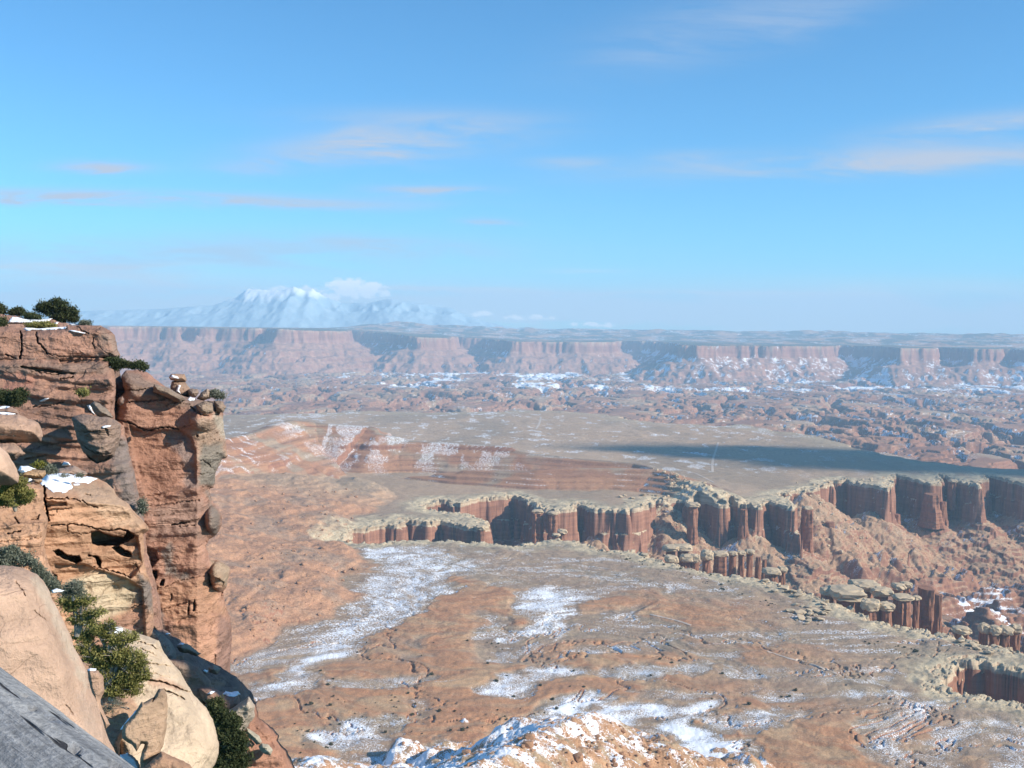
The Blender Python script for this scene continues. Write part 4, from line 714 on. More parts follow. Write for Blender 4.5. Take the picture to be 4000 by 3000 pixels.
rock('rubble_ledge', [(360, 2760), (420, 2740), (500, 2740), (540, 2770), (500, 2850), (470, 2900), (470, 3080), (330, 3080), (380, 2850)], 22, 2.5, (.45, .265, .155), M_NEAR, 2.6, k=.4, m=.9, bulge=.6, rnd=26, rough=(.8, .16), seed=28, label='rubbly orange ledge between the near boulder and the jagged rock', cat='rock ledge')
snow([(455, 3010), (470, 2948), (500, 2940), (530, 2960), (545, 2990), (545, 3060), (455, 3060)], Relief([(330, 2800), (560, 2800), (560, 3100), (330, 3100)], 20.6, .2, .9, .4, 20), .12, 'bright snow heap at the bottom edge left of the jagged rock', 2.2, wob=3)
snow([(470, 2850), (490, 2822), (530, 2775), (542, 2770), (536, 2790), (505, 2825), (485, 2852)], Relief([(400, 2700), (600, 2700), (600, 2950), (400, 2950)], 20.2, .6, .6, .2, 20), .10, 'narrow slanting snow strip on the upper edge of the jagged rock', 2, wob=1.5)
R_side = rock('boulder', [(338, 2622), (350, 2614), (384, 2618), (402, 2642), (407, 2700), (392, 2732), (398, 2764), (430, 2830), (410, 2850), (370, 2760), (345, 2680)], 15, 1.5, (.47, .28, .175), M_NEAR, 2.6, k=.6, m=.25, bulge=.35, rnd=18, rough=(.7, .07), seed=29, wob=2, label='narrow tan rock squeezed between the near boulder and the large juniper', cat='boulder')
snow([(340, 2616), (352, 2610), (376, 2612), (374, 2619), (346, 2621)], R_side, .06, 'thin snow line on top of the narrow tan rock', 2, wob=1)
rock('near_boulder', [(-120, 2204), (60, 2211), (112, 2227), (142, 2241), (172, 2272), (193, 2312), (206, 2342), (222, 2374), (252, 2434), (276, 2484), (286, 2522), (302, 2554), (322, 2584), (341, 2624), (352, 2684), (382, 2754), (402, 2822), (432, 2902), (462, 2962), (480, 3120), (-120, 3120)], 9, 4, (.57, .355, .235), M_NEAR, 3, k=.62, m=.42, bulge=1.0, rnd=120, rough=(.9, .05), strata=(.5, .012), seed=30, wob=2.5, wlam=40, cracks=[([(60, 2270), (90, 2310), (100, 2330)], 4, .05), ([(136, 2386), (160, 2410), (182, 2424)], 4, .05), ([(255, 2750), (285, 2790)], 4, .03)],
    colors=[([(150, 2235), (210, 2340), (290, 2530), (350, 2690), (330, 2700), (260, 2540), (190, 2390), (120, 2260)], (.60, .44, .31), 14), ([(300, 2700), (360, 2760), (400, 2880), (330, 2850)], (.50, .33, .23), 18)], label='huge smooth pink sandstone boulder at the lower left above the wooden rail', cat='boulder')
# -- shaded ledges at the foot of the cliff
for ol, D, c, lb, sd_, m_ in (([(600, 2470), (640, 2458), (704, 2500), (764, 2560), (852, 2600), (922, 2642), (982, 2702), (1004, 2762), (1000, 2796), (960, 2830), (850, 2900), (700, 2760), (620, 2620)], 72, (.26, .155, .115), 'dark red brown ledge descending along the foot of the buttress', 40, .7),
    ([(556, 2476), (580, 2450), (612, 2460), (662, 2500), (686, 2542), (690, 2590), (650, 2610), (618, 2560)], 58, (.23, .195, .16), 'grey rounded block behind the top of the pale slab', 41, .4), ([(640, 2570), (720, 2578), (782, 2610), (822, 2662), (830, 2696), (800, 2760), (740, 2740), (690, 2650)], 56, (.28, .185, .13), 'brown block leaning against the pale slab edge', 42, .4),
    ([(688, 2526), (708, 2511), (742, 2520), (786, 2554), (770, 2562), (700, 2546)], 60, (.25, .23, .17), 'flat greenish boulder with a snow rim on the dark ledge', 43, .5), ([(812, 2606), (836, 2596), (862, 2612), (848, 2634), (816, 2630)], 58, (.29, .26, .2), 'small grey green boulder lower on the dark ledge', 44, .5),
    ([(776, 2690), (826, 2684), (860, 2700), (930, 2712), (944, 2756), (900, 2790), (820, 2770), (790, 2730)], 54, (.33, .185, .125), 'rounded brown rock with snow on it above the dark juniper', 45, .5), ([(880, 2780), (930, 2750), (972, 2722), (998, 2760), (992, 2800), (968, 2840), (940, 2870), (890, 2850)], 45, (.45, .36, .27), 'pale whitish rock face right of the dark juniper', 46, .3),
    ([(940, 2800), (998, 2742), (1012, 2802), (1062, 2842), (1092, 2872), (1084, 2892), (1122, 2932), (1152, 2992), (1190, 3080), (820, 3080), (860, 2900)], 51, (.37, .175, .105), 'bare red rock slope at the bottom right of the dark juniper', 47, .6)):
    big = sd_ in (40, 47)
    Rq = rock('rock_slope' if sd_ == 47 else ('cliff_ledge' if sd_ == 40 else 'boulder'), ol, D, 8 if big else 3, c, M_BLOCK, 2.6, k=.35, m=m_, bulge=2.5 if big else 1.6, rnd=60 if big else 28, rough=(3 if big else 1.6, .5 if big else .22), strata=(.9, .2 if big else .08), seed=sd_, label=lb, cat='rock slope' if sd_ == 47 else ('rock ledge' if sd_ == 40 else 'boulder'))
    if sd_ == 43: snow([(690, 2520), (704, 2510), (722, 2512), (716, 2518)], Rq, .2, 'snow rim on the flat greenish boulder', 2, wob=1)
    if sd_ == 45: R_sn = Rq
    if sd_ == 40: R_dl = Rq
    if sd_ == 47: R_rs = Rq
snow([(868, 2712), (880, 2698), (906, 2704), (930, 2700), (942, 2712), (926, 2718), (890, 2722)], R_sn, .25, 'zigzag snow patch on the rounded brown rock', 2, wob=3)
snow([(806, 2712), (824, 2698), (842, 2700), (824, 2712)], R_sn, .25, 'smaller snow patch left of the zigzag snow', 2, wob=2)
snow([(642, 2478), (652, 2471), (666, 2473), (656, 2480)], R_dl, .4, 'tiny snow scrap beside the grey rounded block', 2, wob=1)
snow([(794, 2620), (800, 2614), (814, 2620), (808, 2630)], R_dl, .6, 'blue snow scrap beside the small grey green boulder', 2, wob=1)
for ol, lb, sd_ in (([(955, 2856), (964, 2843), (990, 2858), (1012, 2874), (1023, 2896), (1018, 2907), (1002, 2909), (974, 2882)], 'oblong cream boulder on the bare red slope', 50), ([(1010, 2914), (1024, 2902), (1050, 2909), (1066, 2930), (1057, 2951), (1036, 2947), (1014, 2930)], 'rounded cream boulder below the oblong one on the red slope', 51), ([(962, 2896), (982, 2890), (996, 2908), (984, 2920), (966, 2912)], 'small tan rock left of the two cream boulders', 52)):
    rock('boulder', ol, 46, 2, (.46, .40, .29) if sd_ < 52 else (.38, .25, .16), M_BLOCK, 1.8, k=.4, m=.2, bulge=1.0, rnd=17, rough=(1.2, .1), seed=sd_, wob=1, wlam=14, label=lb, cat='boulder')
# ------------------------------------------------------------ weathered log rail, close to the lens
def wood_material():
    t = NT('weathered_wood'); tcn = t.N('ShaderNodeTexCoord'); mp = t.N('ShaderNodeMapping'); t.l.new(tcn.outputs['Object'], mp.inputs[0])
    mp.inputs['Scale'].default_value = (3, 60, 60); g1 = t.noise(1, 5, .65, mp.outputs[0], .6)
    m2 = t.N('ShaderNodeMapping'); t.l.new(tcn.outputs['Object'], m2.inputs[0]); m2.inputs['Scale'].default_value = (8, 70, 70); m2.inputs['Rotation'].default_value = (0, .25, .45)
    g2 = t.noise(1, 3, .5, m2.outputs[0], .3); g3 = t.noise(14, 4, .6, tcn.outputs['Object'])
    c = t.ramp(g1, [(.25, (.11, .115, .125)), (.45, (.23, .235, .245)), (.6, (.31, .31, .31)), (.8, (.44, .43, .41))])
    fg = t.noise(160, 4, .7, tcn.outputs['Object']); c = t.mix(1.0, c, t.rng(fg, .3, .7, .62, 1.3, False), 'MULTIPLY')
    ck = t.rng(g2, .375, .34); c = t.mix(ck, c, (.035, .035, .04)); c = t.mix(t.rng(g3, .60, .7, 0., .6), c, (.16, .19, .24))
    t.surf(c, t.math('ADD', t.math('MULTIPLY', fg, .7), t.math('SUBTRACT', g1, t.math('MULTIPLY', ck, 2.0))), .8, .006, .85); return t.m
def log_rail():
    a = at_y(-760, 2520, 1.25); b = at_y(1150, 4140, .80); ax = b - a; L = np.linalg.norm(ax); ax = ax / L
    up = np.array([0, 0, 1.]); n = up - ax * up.dot(ax); n /= np.linalg.norm(n); s = np.cross(ax, n)
    nu, nv = 220, 96; U, V = np.meshgrid(np.linspace(-.35, L + .35, nu), np.linspace(0, 2 * np.pi, nv, endpoint=False), indexing='ij')
    co = np.stack([U, np.cos(V), np.sin(V)], -1)
    q = np.stack([U * 1.2, np.cos(V) * 2.2, np.sin(V) * 2.2], -1).reshape(-1, 3)
    r = .098 * (1 + .05 * n3(q, 3).reshape(U.shape) + .012 * n3(np.stack([U * 6, np.cos(V) * 14, np.sin(V) * 14], -1).reshape(-1, 3), 4).reshape(U.shape))
    cr = n3(np.stack([U * 5 + np.cos(V) * 1.5, np.cos(V) * 7, np.sin(V) * 7], -1).reshape(-1, 3), 5).reshape(U.shape); r = r - .012 * sstep(.05, .0, np.abs(cr)) * sstep(-.1, .3, n3(q * 2, 6).reshape(U.shape))
    co = np.stack([U, np.cos(V) * r, np.sin(V) * r], -1).reshape(-1, 3)
    i = np.arange((nu - 1) * nv).reshape(nu - 1, nv); j = np.roll(i, -1, 1)
    f = np.stack([i, j, j + nv, i + nv], -1).reshape(-1, 4)
    cap = [list(range(nv))[::-1], list(range((nu - 1) * nv, nu * nv))]
    o = mesh_obj('log_rail', co, [list(map(int, k)) for k in f] + cap, wood_material(), None, True)
    o.matrix_world = Matrix(((ax[0], n[0], s[0], a[0]), (ax[1], n[1], s[1], a[1]), (ax[2], n[2], s[2], a[2]), (0, 0, 0, 1)))
    tag(o, 'weathered grey wooden log rail with cracks, bottom left corner', 'log rail')
log_rail()
# ------------------------------------------------------------ junipers and shrubs
def leaf_material(name, c1, c2, c3):
    t = NT(name); v = t.attr('tint').outputs['Fac']
    c = t.ramp(v, [(0.05, c1), (.5, c2), (.95, c3)])
    b = t.surf(c, None, rough=.75)
    tr = t.N('ShaderNodeBsdfTranslucent'); t.l.new(c, tr.inputs[0]); mx = t.N('ShaderNodeMixShader'); mx.inputs[0].default_value = .25
    t.l.new(b.outputs[0], mx.inputs[1]); t.l.new(tr.outputs[0], mx.inputs[2]); t.l.new(mx.outputs[0], t.out.inputs[0]); return t.m
L_DARK = leaf_material('dark_juniper_leaves', (.03, .042, .018), (.058, .072, .03), (.10, .105, .045))
L_OLIVE = leaf_material('olive_juniper_leaves', (.11, .115, .035), (.24, .225, .07), (.38, .34, .13))
L_SAGE = leaf_material('sage_leaves', (.09, .105, .075), (.17, .185, .135), (.27, .27, .21))
L_YEL = leaf_material('yellow_shrub_leaves', (.12, .125, .03), (.24, .23, .05), (.34, .31, .09))
def bark():
    t = NT('juniper_bark'); n = t.noise(30, 4, .6, t.pos(1, 1, .3)); t.surf(t.ramp(n, [(.3, (.16, .125, .095)), (.7, (.42, .37, .31))]), n, .6, .03); return t.m
M_BARK = bark()
RNG = np.random.RandomState(11)
def tube(path, r0, r1, n=6):
    path = np.asarray(path, float); m = len(path); co = []; fc = []
    for i, p in enumerate(path):
        d = path[min(i + 1, m - 1)] - path[max(i - 1, 0)]; d /= np.linalg.norm(d) + 1e-9
        a = np.cross(d, [.3, .9, .2]); a /= np.linalg.norm(a); b = np.cross(d, a); r = r0 + (r1 - r0) * i / (m - 1)
        for k in range(n):
            th = 2 * np.pi * k / n; co.append(p + (a * np.cos(th) + b * np.sin(th)) * r)
    for i in range(m - 1):
        for k in range(n): fc.append((i * n + k, i * n + (k + 1) % n, (i + 1) * n + (k + 1) % n, (i + 1) * n + k))
    return co, fc
def crown(blobs, n_clump, per, size, clump_r, up=.35, shell=.55):
    """leaf sprays: blobs are (centre, radii); clumps sit through the volume, mostly towards the outside, and leave gaps"""
    w = np.array([np.prod(r) ** .72 for _, r in blobs]); w /= w.sum(); V = []; T = []
    for _ in range(n_clump):
        c, r = blobs[RNG.choice(len(blobs), p=w)]
        d = RNG.normal(size=3); d /= np.linalg.norm(d); rad = shell + (1 - shell) * RNG.rand() if RNG.rand() < .8 else RNG.rand()
        cc = np.array(c) + d * np.array(r) * rad; tint = np.clip(RNG.normal(.45, .2) + .18 * d[2], 0, 1)
        k = per; q = RNG.normal(size=(k, 3)) * clump_r * np.array([1, 1, .7]) + cc
        ax = RNG.normal(size=(k, 3)) + np.array([0, 0, up]); ax /= np.linalg.norm(ax, axis=1)[:, None]
        sd = np.cross(ax, RNG.normal(size=(k, 3))); sd /= np.linalg.norm(sd, axis=1)[:, None]
        s = size * (.6 + .8 * RNG.rand(k, 1))
        V.append(np.stack([q - sd * s * .35, q + sd * s * .35, q + ax * s * 1.2 + sd * s * .22, q + ax * s * 1.2 - sd * s * .22], 1).reshape(-1, 3)); T.append(np.clip(np.repeat(tint + RNG.normal(0, .1, k), 4), 0, 1))
    V = np.concatenate(V); return V, np.arange(len(V)).reshape(-1, 4), np.concatenate(T)
def plant(name, base, blobs_px, D, mat, n_clump, per, size, clump_r, label, cat, trunk=None, depth=.8, group=None, shell=.55, bare=0):
    """blobs_px: (px, py, rx, ry) seen from the overlook at distance D; base: (px, py) where the stem leaves the ground"""
    D0 = D; root = bpy.data.objects.new(name, None); COL.objects.link(root); b = at_y(base[0], base[1], D0); root.location = tuple(map(float, b))
    bl = []
    for (x, y, rx, ry) in blobs_px:
        off = RNG.uniform(-.3, .3) * rx / F * D
        c = at_y(x, y, D + off) - b; bl.append((c, (rx / F * D, depth * rx / F * D, ry / F * D)))
    V, fq, tt = crown(bl, n_clump, per, size, clump_r, shell=shell)
    mesh_obj('crown' if cat == 'tree' else 'foliage', V, fq, mat, root, False, {'tint': tt})
    co, fc = [], []
    r0 = trunk or .03
    def add(path, a, e):
        c, f = tube(path, a, e); k = len(co); co.extend(c); fc.extend([tuple(i + k for i in q) for q in f])
    mean = np.mean([c for c, _ in bl], 0)
    for c, r in bl:
        p0 = np.zeros(3); mid = mean * .45 + RNG.normal(size=3) * .06 * np.linalg.norm(mean)
        pts = [p0 - np.array([0, 0, .15 * r0 * 10]), mid * .5 + RNG.normal(size=3) * .02, mid, (mid + c) * .5 + RNG.normal(size=3) * .05 * r[0], c, c + np.array([0, 0, r[2] * .5])]
        add(pts, r0, r0 * .2)
        for _ in range(3 + bare):
            d = RNG.normal(size=3); d[2] = abs(d[2]); d /= np.linalg.norm(d)
            add([c * .7 + mid * .3, c + d * np.array(r) * .55, c + d * np.array(r) * (1.0 + .12 * min(bare, 3))], r0 * .3, r0 * .07)
    mesh_obj('trunk' if cat == 'tree' else 'stems', np.array(co), fc, M_BARK, root, True)
    tag(root, label, cat, group); return root
# rim-top junipers
plant('juniper_tree', (232, 1266), [(225, 1190, 40, 20), (178, 1196, 30, 22), (262, 1210, 34, 22), (205, 1215, 38, 20), (255, 1238, 40, 20), (285, 1240, 24, 20), (158, 1208, 18, 20), (290, 1222, 16, 12), (230, 1245, 30, 14)], 124, L_DARK, 420, 26, .13, .20, 'biggest dark juniper standing on the rim top of the left cliff', 'tree', .2, group='junipers on the rim top')
plant('juniper_tree', (0, 1228), [(-6, 1206, 26, 20), (6, 1216, 16, 12), (-30, 1200, 26, 24)], 126, L_DARK, 160, 24, .13, .2, 'dark juniper cut by the left edge of the view on the rim', 'tree', .15, group='junipers on the rim top')
plant('juniper_tree', (72, 1236), [(72, 1216, 22, 12), (52, 1222, 20, 9), (88, 1222, 14, 9)], 126, L_DARK, 140, 24, .12, .18, 'mid sized dark juniper left of the biggest one on the rim', 'tree', .12, group='junipers on the rim top')
for bx, bls, mt, n, lb in (((125, 1246), [(122, 1234, 24, 9), (148, 1239, 14, 6), (104, 1232, 10, 8)], L_DARK, 90, 'low dark shrub between the two rim top junipers'), ((150, 1284), [(130, 1272, 34, 11), (170, 1271, 32, 13), (196, 1274, 20, 10)], L_OLIVE, 160, 'wide low olive bush on the ledge under the biggest juniper'), ((8, 1276), [(6, 1258, 20, 15), (-14, 1256, 20, 14)], L_DARK, 90, 'grey green bush at the left edge above the cap block'), ((335, 1270), [(335, 1262, 22, 8), (325, 1264, 12, 6)], L_SAGE, 60, 'small grey shrub on the bare rim right of the biggest juniper'),
    ((470, 1442), [(450, 1416, 28, 15), (484, 1422, 20, 12), (425, 1408, 14, 8), (516, 1430, 14, 8), (545, 1426, 22, 13), (560, 1438, 13, 9), (455, 1436, 14, 9)], L_DARK, 380, 'long dark bush on the ledge below the right end of the cap block'), ((40, 1586), [(20, 1548, 40, 24), (70, 1545, 30, 20), (45, 1565, 44, 20), (90, 1535, 16, 12), (-20, 1560, 40, 26)], L_DARK, 380, 'large dark green bush on the layered cliff at the left edge'), ((322, 1546), [(322, 1533, 14, 11), (330, 1538, 10, 8)], L_OLIVE, 50, 'small bright green shrub on the layered cliff'),
    ((850, 1562), [(845, 1540, 26, 17), (868, 1548, 14, 10), (830, 1538, 14, 12)], L_SAGE, 110, 'twiggy grey shrub at the tip of the buttress top'), ((553, 2010), [(555, 1968, 12, 14), (556, 1992, 12, 14)], L_SAGE, 46, 'small grey shrub in the crack between ledge block and buttress')):
    D = {150: 112, 8: 112, 470: 106, 40: 84, 322: 98, 850: 124, 553: 98}.get(bx[0], 122)
    plant('shrub', bx, bls, D, mt, n, 22, .11, .17, lb, 'shrub', .05, group='shrubs on the left cliff')
# middle and near plants
plant('shrub', (155, 1832), [(155, 1818, 20, 12), (168, 1824, 14, 8)], 44, L_YEL, 60, 22, .05, .07, 'yellow green shrub behind the flat ochre boulder', 'shrub', .02)
plant('shrub', (190, 1852), [(188, 1834, 26, 15), (208, 1844, 14, 8)], 44, L_SAGE, 60, 16, .05, .08, 'dry grey shrub beside the yellow green one', 'shrub', .02, bare=5)
plant('shrub', (240, 1862), [(250, 1856, 18, 5), (310, 1856, 18, 6)], 46, L_SAGE, 30, 16, .04, .05, 'low tuft at the back edge of the large snow patch', 'shrub', .015)
plant('juniper_tree', (60, 1985), [(20, 1930, 44, 36), (70, 1905, 30, 30), (100, 1935, 34, 30), (30, 1895, 28, 20), (85, 1880, 20, 18), (55, 1960, 50, 18), (-20, 1950, 40, 34)], 31, L_OLIVE, 420, 26, .038, .055, 'green juniper bush under the pale pink boulder at the left edge', 'tree', .05)
plant('shrub', (60, 2220), [(40, 2165, 46, 32), (90, 2185, 42, 28), (130, 2205, 28, 22), (-20, 2180, 50, 36), (10, 2195, 50, 20)], 17, L_SAGE, 420, 26, .020, .032, 'rounded sage bush behind the top of the huge pink boulder', 'shrub', .02, group='sage bushes by the huge pink boulder')
plant('shrub', (165, 2262), [(150, 2232, 24, 18), (172, 2250, 20, 16)], 17, L_SAGE, 110, 24, .018, .028, 'small sage tuft right of the rounded sage bush', 'shrub', .015, group='sage bushes by the huge pink boulder')
plant('shrub', (215, 2310), [(190, 2272, 26, 20), (212, 2292, 24, 22)], 17.5, L_SAGE, 130, 24, .018, .028, 'grey sage tuft on the shoulder of the huge pink boulder', 'shrub', .015, group='sage bushes by the huge pink boulder')
plant('shrub', (285, 2340), [(290, 2292, 34, 26), (262, 2308, 26, 22), (310, 2316, 22, 20)], 20, L_SAGE, 150, 18, .020, .04, 'leafless grey bush above the olive juniper', 'shrub', .02, bare=10, group='sage bushes by the huge pink boulder')
plant('juniper_tree', (300, 2470), [(265, 2345, 40, 20), (310, 2340, 40, 18), (345, 2350, 30, 16), (280, 2370, 34, 22), (330, 2400, 30, 20), (300, 2420, 36, 20), (380, 2395, 28, 20), (350, 2430, 34, 18)], 21, L_OLIVE, 250, 26, .026, .040, 'straggly olive juniper beside the edge of the huge pink boulder', 'tree', .05, bare=8)
plant('juniper_tree', (400, 2740), [(330, 2480, 50, 26), (400, 2460, 50, 22), (450, 2500, 44, 26), (340, 2530, 46, 34), (500, 2490, 48, 20), (390, 2570, 60, 44), (470, 2560, 56, 42), (530, 2580, 46, 36), (420, 2640, 62, 46), (510, 2640, 60, 44), (560, 2630, 30, 34), (450, 2690, 60, 38), (380, 2700, 34, 34), (520, 2690, 40, 30), (430, 2440, 26, 14)], 22, L_OLIVE, 1150, 30, .026, .042, 'large olive green juniper growing between the huge pink boulder and the pale slab', 'tree', .07, shell=.45, bare=7)
snow([(420, 2470), (440, 2452), (475, 2455), (488, 2470), (470, 2482), (450, 2500), (425, 2496)], Relief([(400, 2400), (520, 2400), (520, 2560), (400, 2560)], 23.4, .5, .8, .3, 20), .1, 'snow patch among the upper branches of the large olive juniper', 2.2, wob=4)
snow([(316, 2438), (340, 2430), (352, 2440), (330, 2448)], Relief([(280, 2400), (400, 2400), (400, 2500), (280, 2500)], 22.6, .5, .8, .3, 20), .08, 'small snow scrap left of the large juniper top', 2, wob=2)
snow([(200, 2305), (222, 2298), (252, 2306), (240, 2314), (206, 2316)], Relief([(150, 2250), (300, 2250), (300, 2360), (150, 2360)], 17.2, .5, .8, .2, 20), .06, 'snow under the leafless grey bush', 2, wob=2)
plant('juniper_tree', (890, 2990), [(840, 2760, 34, 26), (870, 2800, 36, 34), (905, 2820, 36, 34), (880, 2870, 50, 44), (930, 2890, 36, 36), (900, 2940, 60, 44), (860, 2960, 56, 44), (940, 2960, 36, 36), (890, 3010, 70, 40), (835, 2800, 20, 30)], 40, L_DARK, 1100, 26, .062, .09, 'tall dark green juniper in the shade right of the pale slab', 'tree', .12, shell=.5)
plant('shrub', (505, 2765), [(425, 2770, 26, 14), (455, 2750, 26, 12)], 21.5, L_SAGE, 40, 14, .018, .035, 'dry twigs at the foot of the large olive juniper', 'shrub', .012, bare=12)
# ------------------------------------------------------------ snowy mountains beyond the plateau
def mountain():
    Y0 = 23500.0
    prof = [(-700, 1290), (-200, 1236), (300, 1214), (640, 1204), (840, 1190), (915, 1160), (962, 1124), (1010, 1128), (1060, 1134), (1110, 1132), (1155, 1118), (1196, 1135), (1222, 1126), (1270, 1158), (1330, 1180), (1430, 1180), (1490, 1170), (1522, 1164), (1600, 1176), (1690, 1192), (1765, 1204), (1830, 1232), (1900, 1256), (2010, 1280), (2300, 1304), (2700, 1330)]
    q = np.array([at_y(a, b, Y0) for a, b in prof])
    gx = np.arange(q[0, 0], q[-1, 0], 26.0); gy = np.arange(-2600, 2600, 45.0); X, Yr = np.meshgrid(gx, gy)
    crest = np.interp(X, q[:, 0], q[:, 2]); base = -330.0
    yc = Yr + 260 * fbm2(X, Yr * 0, 2100, 3, 301); t = np.clip(1 - np.abs(yc) / 2500, 0, 1)
    rg = np.abs(fbm2(X, Yr * .7, 620, 5, 302)); h = np.maximum(crest - base, 0)
    z = base + h * (t ** 1.25) * (1 - (.12 + .42 * sstep(.78, .95, t)) * rg * (1 - t ** 3) * 1.5) - 14 * np.abs(fbm2(X, Yr, 210, 4, 303)) * sstep(.6, .95, t)
    alt = z + 110 * fbm2(X, Yr, 700, 4, 304)
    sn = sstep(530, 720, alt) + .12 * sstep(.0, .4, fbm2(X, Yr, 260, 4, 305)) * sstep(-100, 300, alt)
    c = np.ones(X.shape + (3,)) * np.array([.34, .45, .52]); k = np.clip(sn, 0, 1)[..., None]; c = c * (1 - k) + np.array([.86, .87, .88]) * k  # lower slopes carry painted haze blue; high ground is snow white
    t_ = NT('haze_tinted_slope'); t_.surf(t_.attr('albedo').outputs['Color'], None)
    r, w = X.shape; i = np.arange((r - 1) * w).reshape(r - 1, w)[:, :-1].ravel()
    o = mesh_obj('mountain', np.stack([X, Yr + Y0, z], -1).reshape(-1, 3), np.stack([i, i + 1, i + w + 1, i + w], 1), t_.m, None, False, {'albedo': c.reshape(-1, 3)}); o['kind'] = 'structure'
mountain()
# a small cone-shaped butte on the far plateau
def lonely_butte():
    p = at_y(3660, 1340, 14200); n = 40; r = 8; co = []; 
    for i in range(r):
        f = i / (r - 1)
        for k in range(n):
            a = 2 * np.pi * k / n; R = 240 * (1 - f) ** 1.3 + 10 + 14 * math.sin(3 * a + i); co.append((p[0] + R * math.cos(a) * 1.3, p[1] + R * math.sin(a), -175 + 75 * f + 6 * math.sin(5 * a)))
    fc = [(i * n + k, i * n + (k + 1) % n, (i + 1) * n + (k + 1) % n, (i + 1) * n + k) for i in range(r - 1) for k in range(n)] + [tuple(range((r - 1) * n, r * n))]
    t_ = NT('butte_rock'); nz = t_.noise(.02, 4, .6, t_.pos()); t_.surf(t_.ramp(nz, [(.3, (.22, .13, .09)), (.7, (.42, .27, .19))]), None)
    tag(mesh_obj('butte', np.array(co), fc, t_.m), 'tiny cone shaped butte on the skyline of the far right plateau', 'butte')
lonely_butte()
# ------------------------------------------------------------ a thin cloud high to the right that shades part of the far bench
def cloud(path, cz, seed):
    rs = np.random.RandomState(seed); bm = bmesh.new()
    for (x, y), w in path:
        for k in range(9):
            r = w * (.45 + .5 * rs.rand()); m = Matrix.Translation((x + rs.uniform(-1, 1) * 170, y + rs.uniform(-1, 1) * w * .75, cz + rs.uniform(-60, 60))) @ Matrix.Diagonal((1.7, .8, .35, 1))
            bmesh.ops.create_icosphere(bm, subdivisions=3, radius=r, matrix=m)
    P = np.array([v.co[:] for v in bm.verts]); d = 30 * fbm3(P, 160, 3, 9)
    for v, k in zip(bm.verts, d): v.co += Vector(v.normal) * float(k)
    me = bpy.data.meshes.new('cloud'); bm.to_mesh(me); bm.free(); o = bpy.data.objects.new('cloud', me); COL.objects.link(o)
    t_ = NT('thin_cloud'); d1 = t_.N('ShaderNodeBsdfDiffuse'); d1.inputs[0].default_value = (.9, .9, .92, 1); tr = t_.N('ShaderNodeBsdfTransparent'); mx = t_.N('ShaderNodeMixShader')
    t_.put(mx.inputs[0], t_.rng(t_.noise(.006, 4, .6, t_.pos()), .34, .68, .02, .23)); t_.l.new(tr.outputs[0], mx.inputs[1]); t_.l.new(d1.outputs[0], mx.inputs[2]); t_.l.new(mx.outputs[0], t_.out.inputs[0]); me.materials.append(t_.m)
    me.polygons.foreach_set('use_smooth', np.ones(len(me.polygons), bool)); o['kind'] = 'stuff'
_s = SUN_DIR; _t2 = (4500 + 370) / _s.z
cloud([((x + _s.x * _t2, y + _s.y * _t2), w) for x, y, w in ((330, 3430, 120), (560, 3400, 210), (800, 3300, 260), (1050, 3160, 270), (1320, 3010, 230), (1560, 2930, 170))], 4500, 3)
# ------------------------------------------------------------ pinnacles, blocks, shrubs of the canyon country
def simple_rock_mat(name, c1, c2, scale, bump, zs=1.0):
    t = NT(name); n = t.noise(scale, 5, .6, t.pos(1, 1, zs)); n_ = t.noise(scale * 5, 3, .6, t.pos()); v = t.math('ADD', t.math('MULTIPLY', n, .65), t.math('MULTIPLY', n_, .35))
    t.surf(t.ramp(v, [(.32, c1), (.66, c2)]), v, .7, bump); return t.m
M_COL = simple_rock_mat('column_rock', (.14, .062, .04), (.36, .175, .105), .22, 1.2, .25)
M_CAPR = simple_rock_mat('white_rim_cap', (.38, .28, .175), (.57, .45, .305), .3, .6, 2.0)
M_BLK = simple_rock_mat('pale_block', (.36, .26, .17), (.58, .46, .31), .5, .3)
M_RED = simple_rock_mat('red_block', (.26, .13, .075), (.46, .27, .16), .5, .3)
def lump(nm, centre, rad, mat, seed, sub=3, amp=.22, flat=1.0, parent=None):
    bm = bmesh.new(); bmesh.ops.create_icosphere(bm, subdivisions=sub, radius=1.0)
    P = np.array([v.co[:] for v in bm.verts]); q = P * (1 + amp * fbm3(P * 1.3 + seed * 7.1, 1.0, 3, seed % 50))[:, None]
    q = np.sign(q) * np.abs(q) ** .66; q = q * (1 + .16 * fbm3(q * 3.1 + seed * 3.3, 1.0, 3, seed % 37))[:, None] * np.array(rad); q[:, 2] = np.where(q[:, 2] < 0, q[:, 2] * flat, q[:, 2])
    for v, p in zip(bm.verts, q): v.co = Vector(p)
    me = bpy.data.meshes.new(nm); bm.to_mesh(me); bm.free(); me.materials.append(mat); o = bpy.data.objects.new(nm, me); COL.objects.link(o); o.location = centre
    if parent: o.parent = parent
    return o
